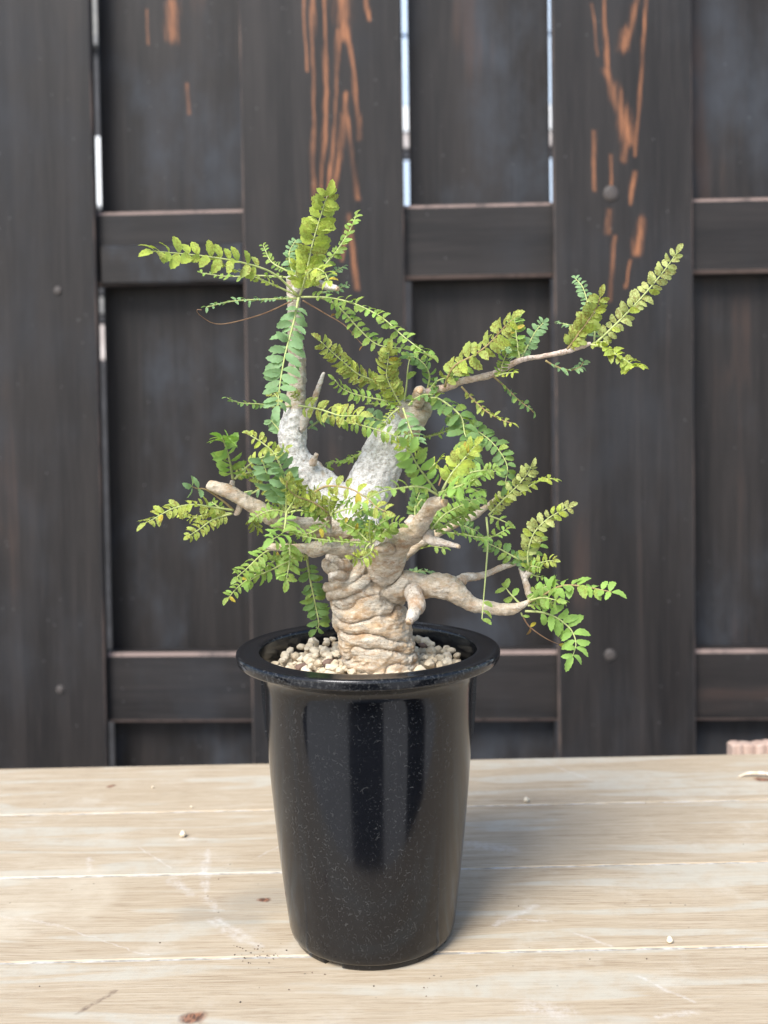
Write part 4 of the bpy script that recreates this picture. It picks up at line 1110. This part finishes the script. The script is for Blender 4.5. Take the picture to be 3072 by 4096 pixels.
for zk, pts, d0, d1, L, npair, tone, face, st, opt in FR:
    s = ZO[zk][2]
    P3 = []
    for i, (x, y) in enumerate(pts):
        t = i / (len(pts) - 1)
        P3.append(tuple(at(*zo(zk, x, y), d0 + (d1 - d0) * t)))
    n = 26
    C = catmull(P3, n)
    seg = np.concatenate([[0], np.cumsum(np.linalg.norm(np.diff(C, axis=0), axis=1))])
    tot = seg[-1]
    npair = round(npair * 1.35) if npair > 4 else npair
    Lm = 1.02 * L / s * pxm((d0 + d1) / 2)
    items = []
    T = np.gradient(C, axis=0); T /= np.linalg.norm(T, axis=1)[:, None]
    fv = np.array(face, float)
    def frame(q):
        x = q * tot
        p = np.array([np.interp(x, seg, C[:, k]) for k in range(3)])
        t = unit(np.array([np.interp(x, seg, T[:, k]) for k in range(3)]))
        nn = unit(fv - t * fv.dot(t))
        return p, t, nn, np.cross(t, nn)
    for k in range(npair):
        q = st + (1 - st) * (k / max(npair - 1, 1)) * (0.97 if 't' in opt else 1.0)
        prof = 0.62 + 0.38 * math.sin(math.pi * min(1, 0.12 + 0.80 * (k + 0.5) / npair))
        for side in (-1, 1):
            if 'l' in opt and side == 1: continue
            if 'd' in opt and rr.random() < 0.25: continue
            if 'd' not in opt and 'l' not in opt and rr.random() < 0.03: continue
            p, t, nn, sd_ = frame(min(1, max(0, q + rr.uniform(-.012, .012))))
            a = R(rr.gauss(20, 9))
            fo = R(rr.gauss(8, 19))
            dr = unit(sd_ * side * math.cos(a) * math.cos(fo) + t * math.sin(a) + nn * math.sin(fo) * math.cos(a))
            ln = Lm * prof * rr.uniform(0.80, 1.14)
            up = unit(nn - dr * nn.dot(dr)); up = unit(up + t * rr.gauss(-0.15, 0.38))
            up = unit(up - dr * up.dot(dr))
            tn = tone
            if tone in 'OYM' and rr.random() < 0.015: tn = 'W'
            elif rr.random() < 0.16: tn = {'Y': 'O', 'M': 'G', 'D': 'M', 'O': 'Y', 'G': 'M', 'P': 'Y'}.get(tone, tone)
            if tone == 'W' and rr.random() < .4: tn = 'R'
            items.append((p + dr * 0.0002, dr, up, ln, rr.randrange(7, 12) if ('w' in opt or ('b' in opt and L > 90)) else rr.randrange(7), tn))
    if ('t' in opt or 'w' in opt) and 'l' not in opt and npair:
        p, t, nn, sd_ = frame(1.0)
        items.append((p, t, nn, Lm * 0.95, rr.randrange(7), tone))
    specs.append([C, tot, items, opt, Lm, tone])
order = sorted(range(len(specs)), key=lambda i: -specs[i][4])
single, cnt = set(), 0
for i in order:
    if cnt + len(specs[i][2]) <= 298 and specs[i][2]:
        single.add(i); cnt += len(specs[i][2])
for i, (C, tot, items, opt, Lm, tone) in enumerate(specs):
    B0 = C[0].copy()
    mt = STEMD if 'd' in opt else (STEMB if 'b' in opt else STEM)
    r0 = 0.00056 + 0.0035 * min(tot, 0.08) * 0.05 + Lm * 0.018
    n = len(C)
    v, f = tube(C - B0, [r0 * (1 - 0.62 * k / (n - 1)) * (0.75 if 'd' in opt else 1.0) for k in range(n)], 6)
    mats, midx = [mt], [0] * len(f)
    v = [tuple(q) for q in v]
    if i not in single:
        for p, dr, up, ln, kk, tn in items:
            LVv, LF = LEAF[kk]
            bi = np.cross(up, dr)
            A = (LVv[:, :1] * dr + LVv[:, 1:2] * bi + LVv[:, 2:3] * up) * ln + (p - B0)
            b = len(v)
            v.extend(map(tuple, A)); f.extend([tuple(x + b for x in q) for q in LF])
            if TONE[tn] not in mats: mats.append(TONE[tn])
            midx += [mats.index(TONE[tn])] * len(LF)
    lf = mk('leaf', v, f, None, plant, loc=Vector(B0) - PO, mats=mats, midx=midx)
    if i in single:
        for p, dr, up, ln, kk, tn in items:
            o = link('leaflet', leaf_data(kk, tn), lf)
            bi = np.cross(up, dr)
            mm = Matrix(((dr[0] * ln, bi[0] * ln, up[0] * ln, 0), (dr[1] * ln, bi[1] * ln, up[1] * ln, 0), (dr[2] * ln, bi[2] * ln, up[2] * ln, 0), (0, 0, 0, 1)))
            mm.translation = Vector(p - B0)
            o.matrix_basis = mm
# cut faces on the stubs
for (x, y, d, r, nx, ny) in [(1634, 2490, -.042, 13, -.35, -.5), (1781, 2010, -.064, 17, .75, .1), (1680, 1556, .000, 15, .1, .6), (1836, 2187, -.0525, 8, .9, -.2), (1352, 1156, -.0045, 10, .9, -.2), (2088, 2243, -.0045, 8, .85, .25)]:
    c0 = np.array(at(x, y, d)); nrm = unit(np.array([nx, -0.75, ny]))
    u = unit(np.cross(nrm, [0, 0.1, 1])); w_ = np.cross(nrm, u)
    rp_ = r * pxm(d)
    v, f = [], []
    for k in range(14):
        a = 2 * math.pi * k / 14
        v.append(c0 + rp_ * (1 + 0.12 * math.sin(3 * a + x)) * (math.cos(a) * u + math.sin(a) * w_) - nrm * 0.0012)
    for k in range(14): v.append(c0 + 0.82 * (v[k] + nrm * 0.0012 - c0) + nrm * 0.0004)
    v.append(c0 - nrm * 0.0003)
    f = [(k, (k + 1) % 14, 14 + (k + 1) % 14, 14 + k) for k in range(14)] + [(14 + k, 14 + (k + 1) % 14, 28) for k in range(14)]
    mk('cut_face', [q - np.array(PO) for q in v], f, CUT, plant)
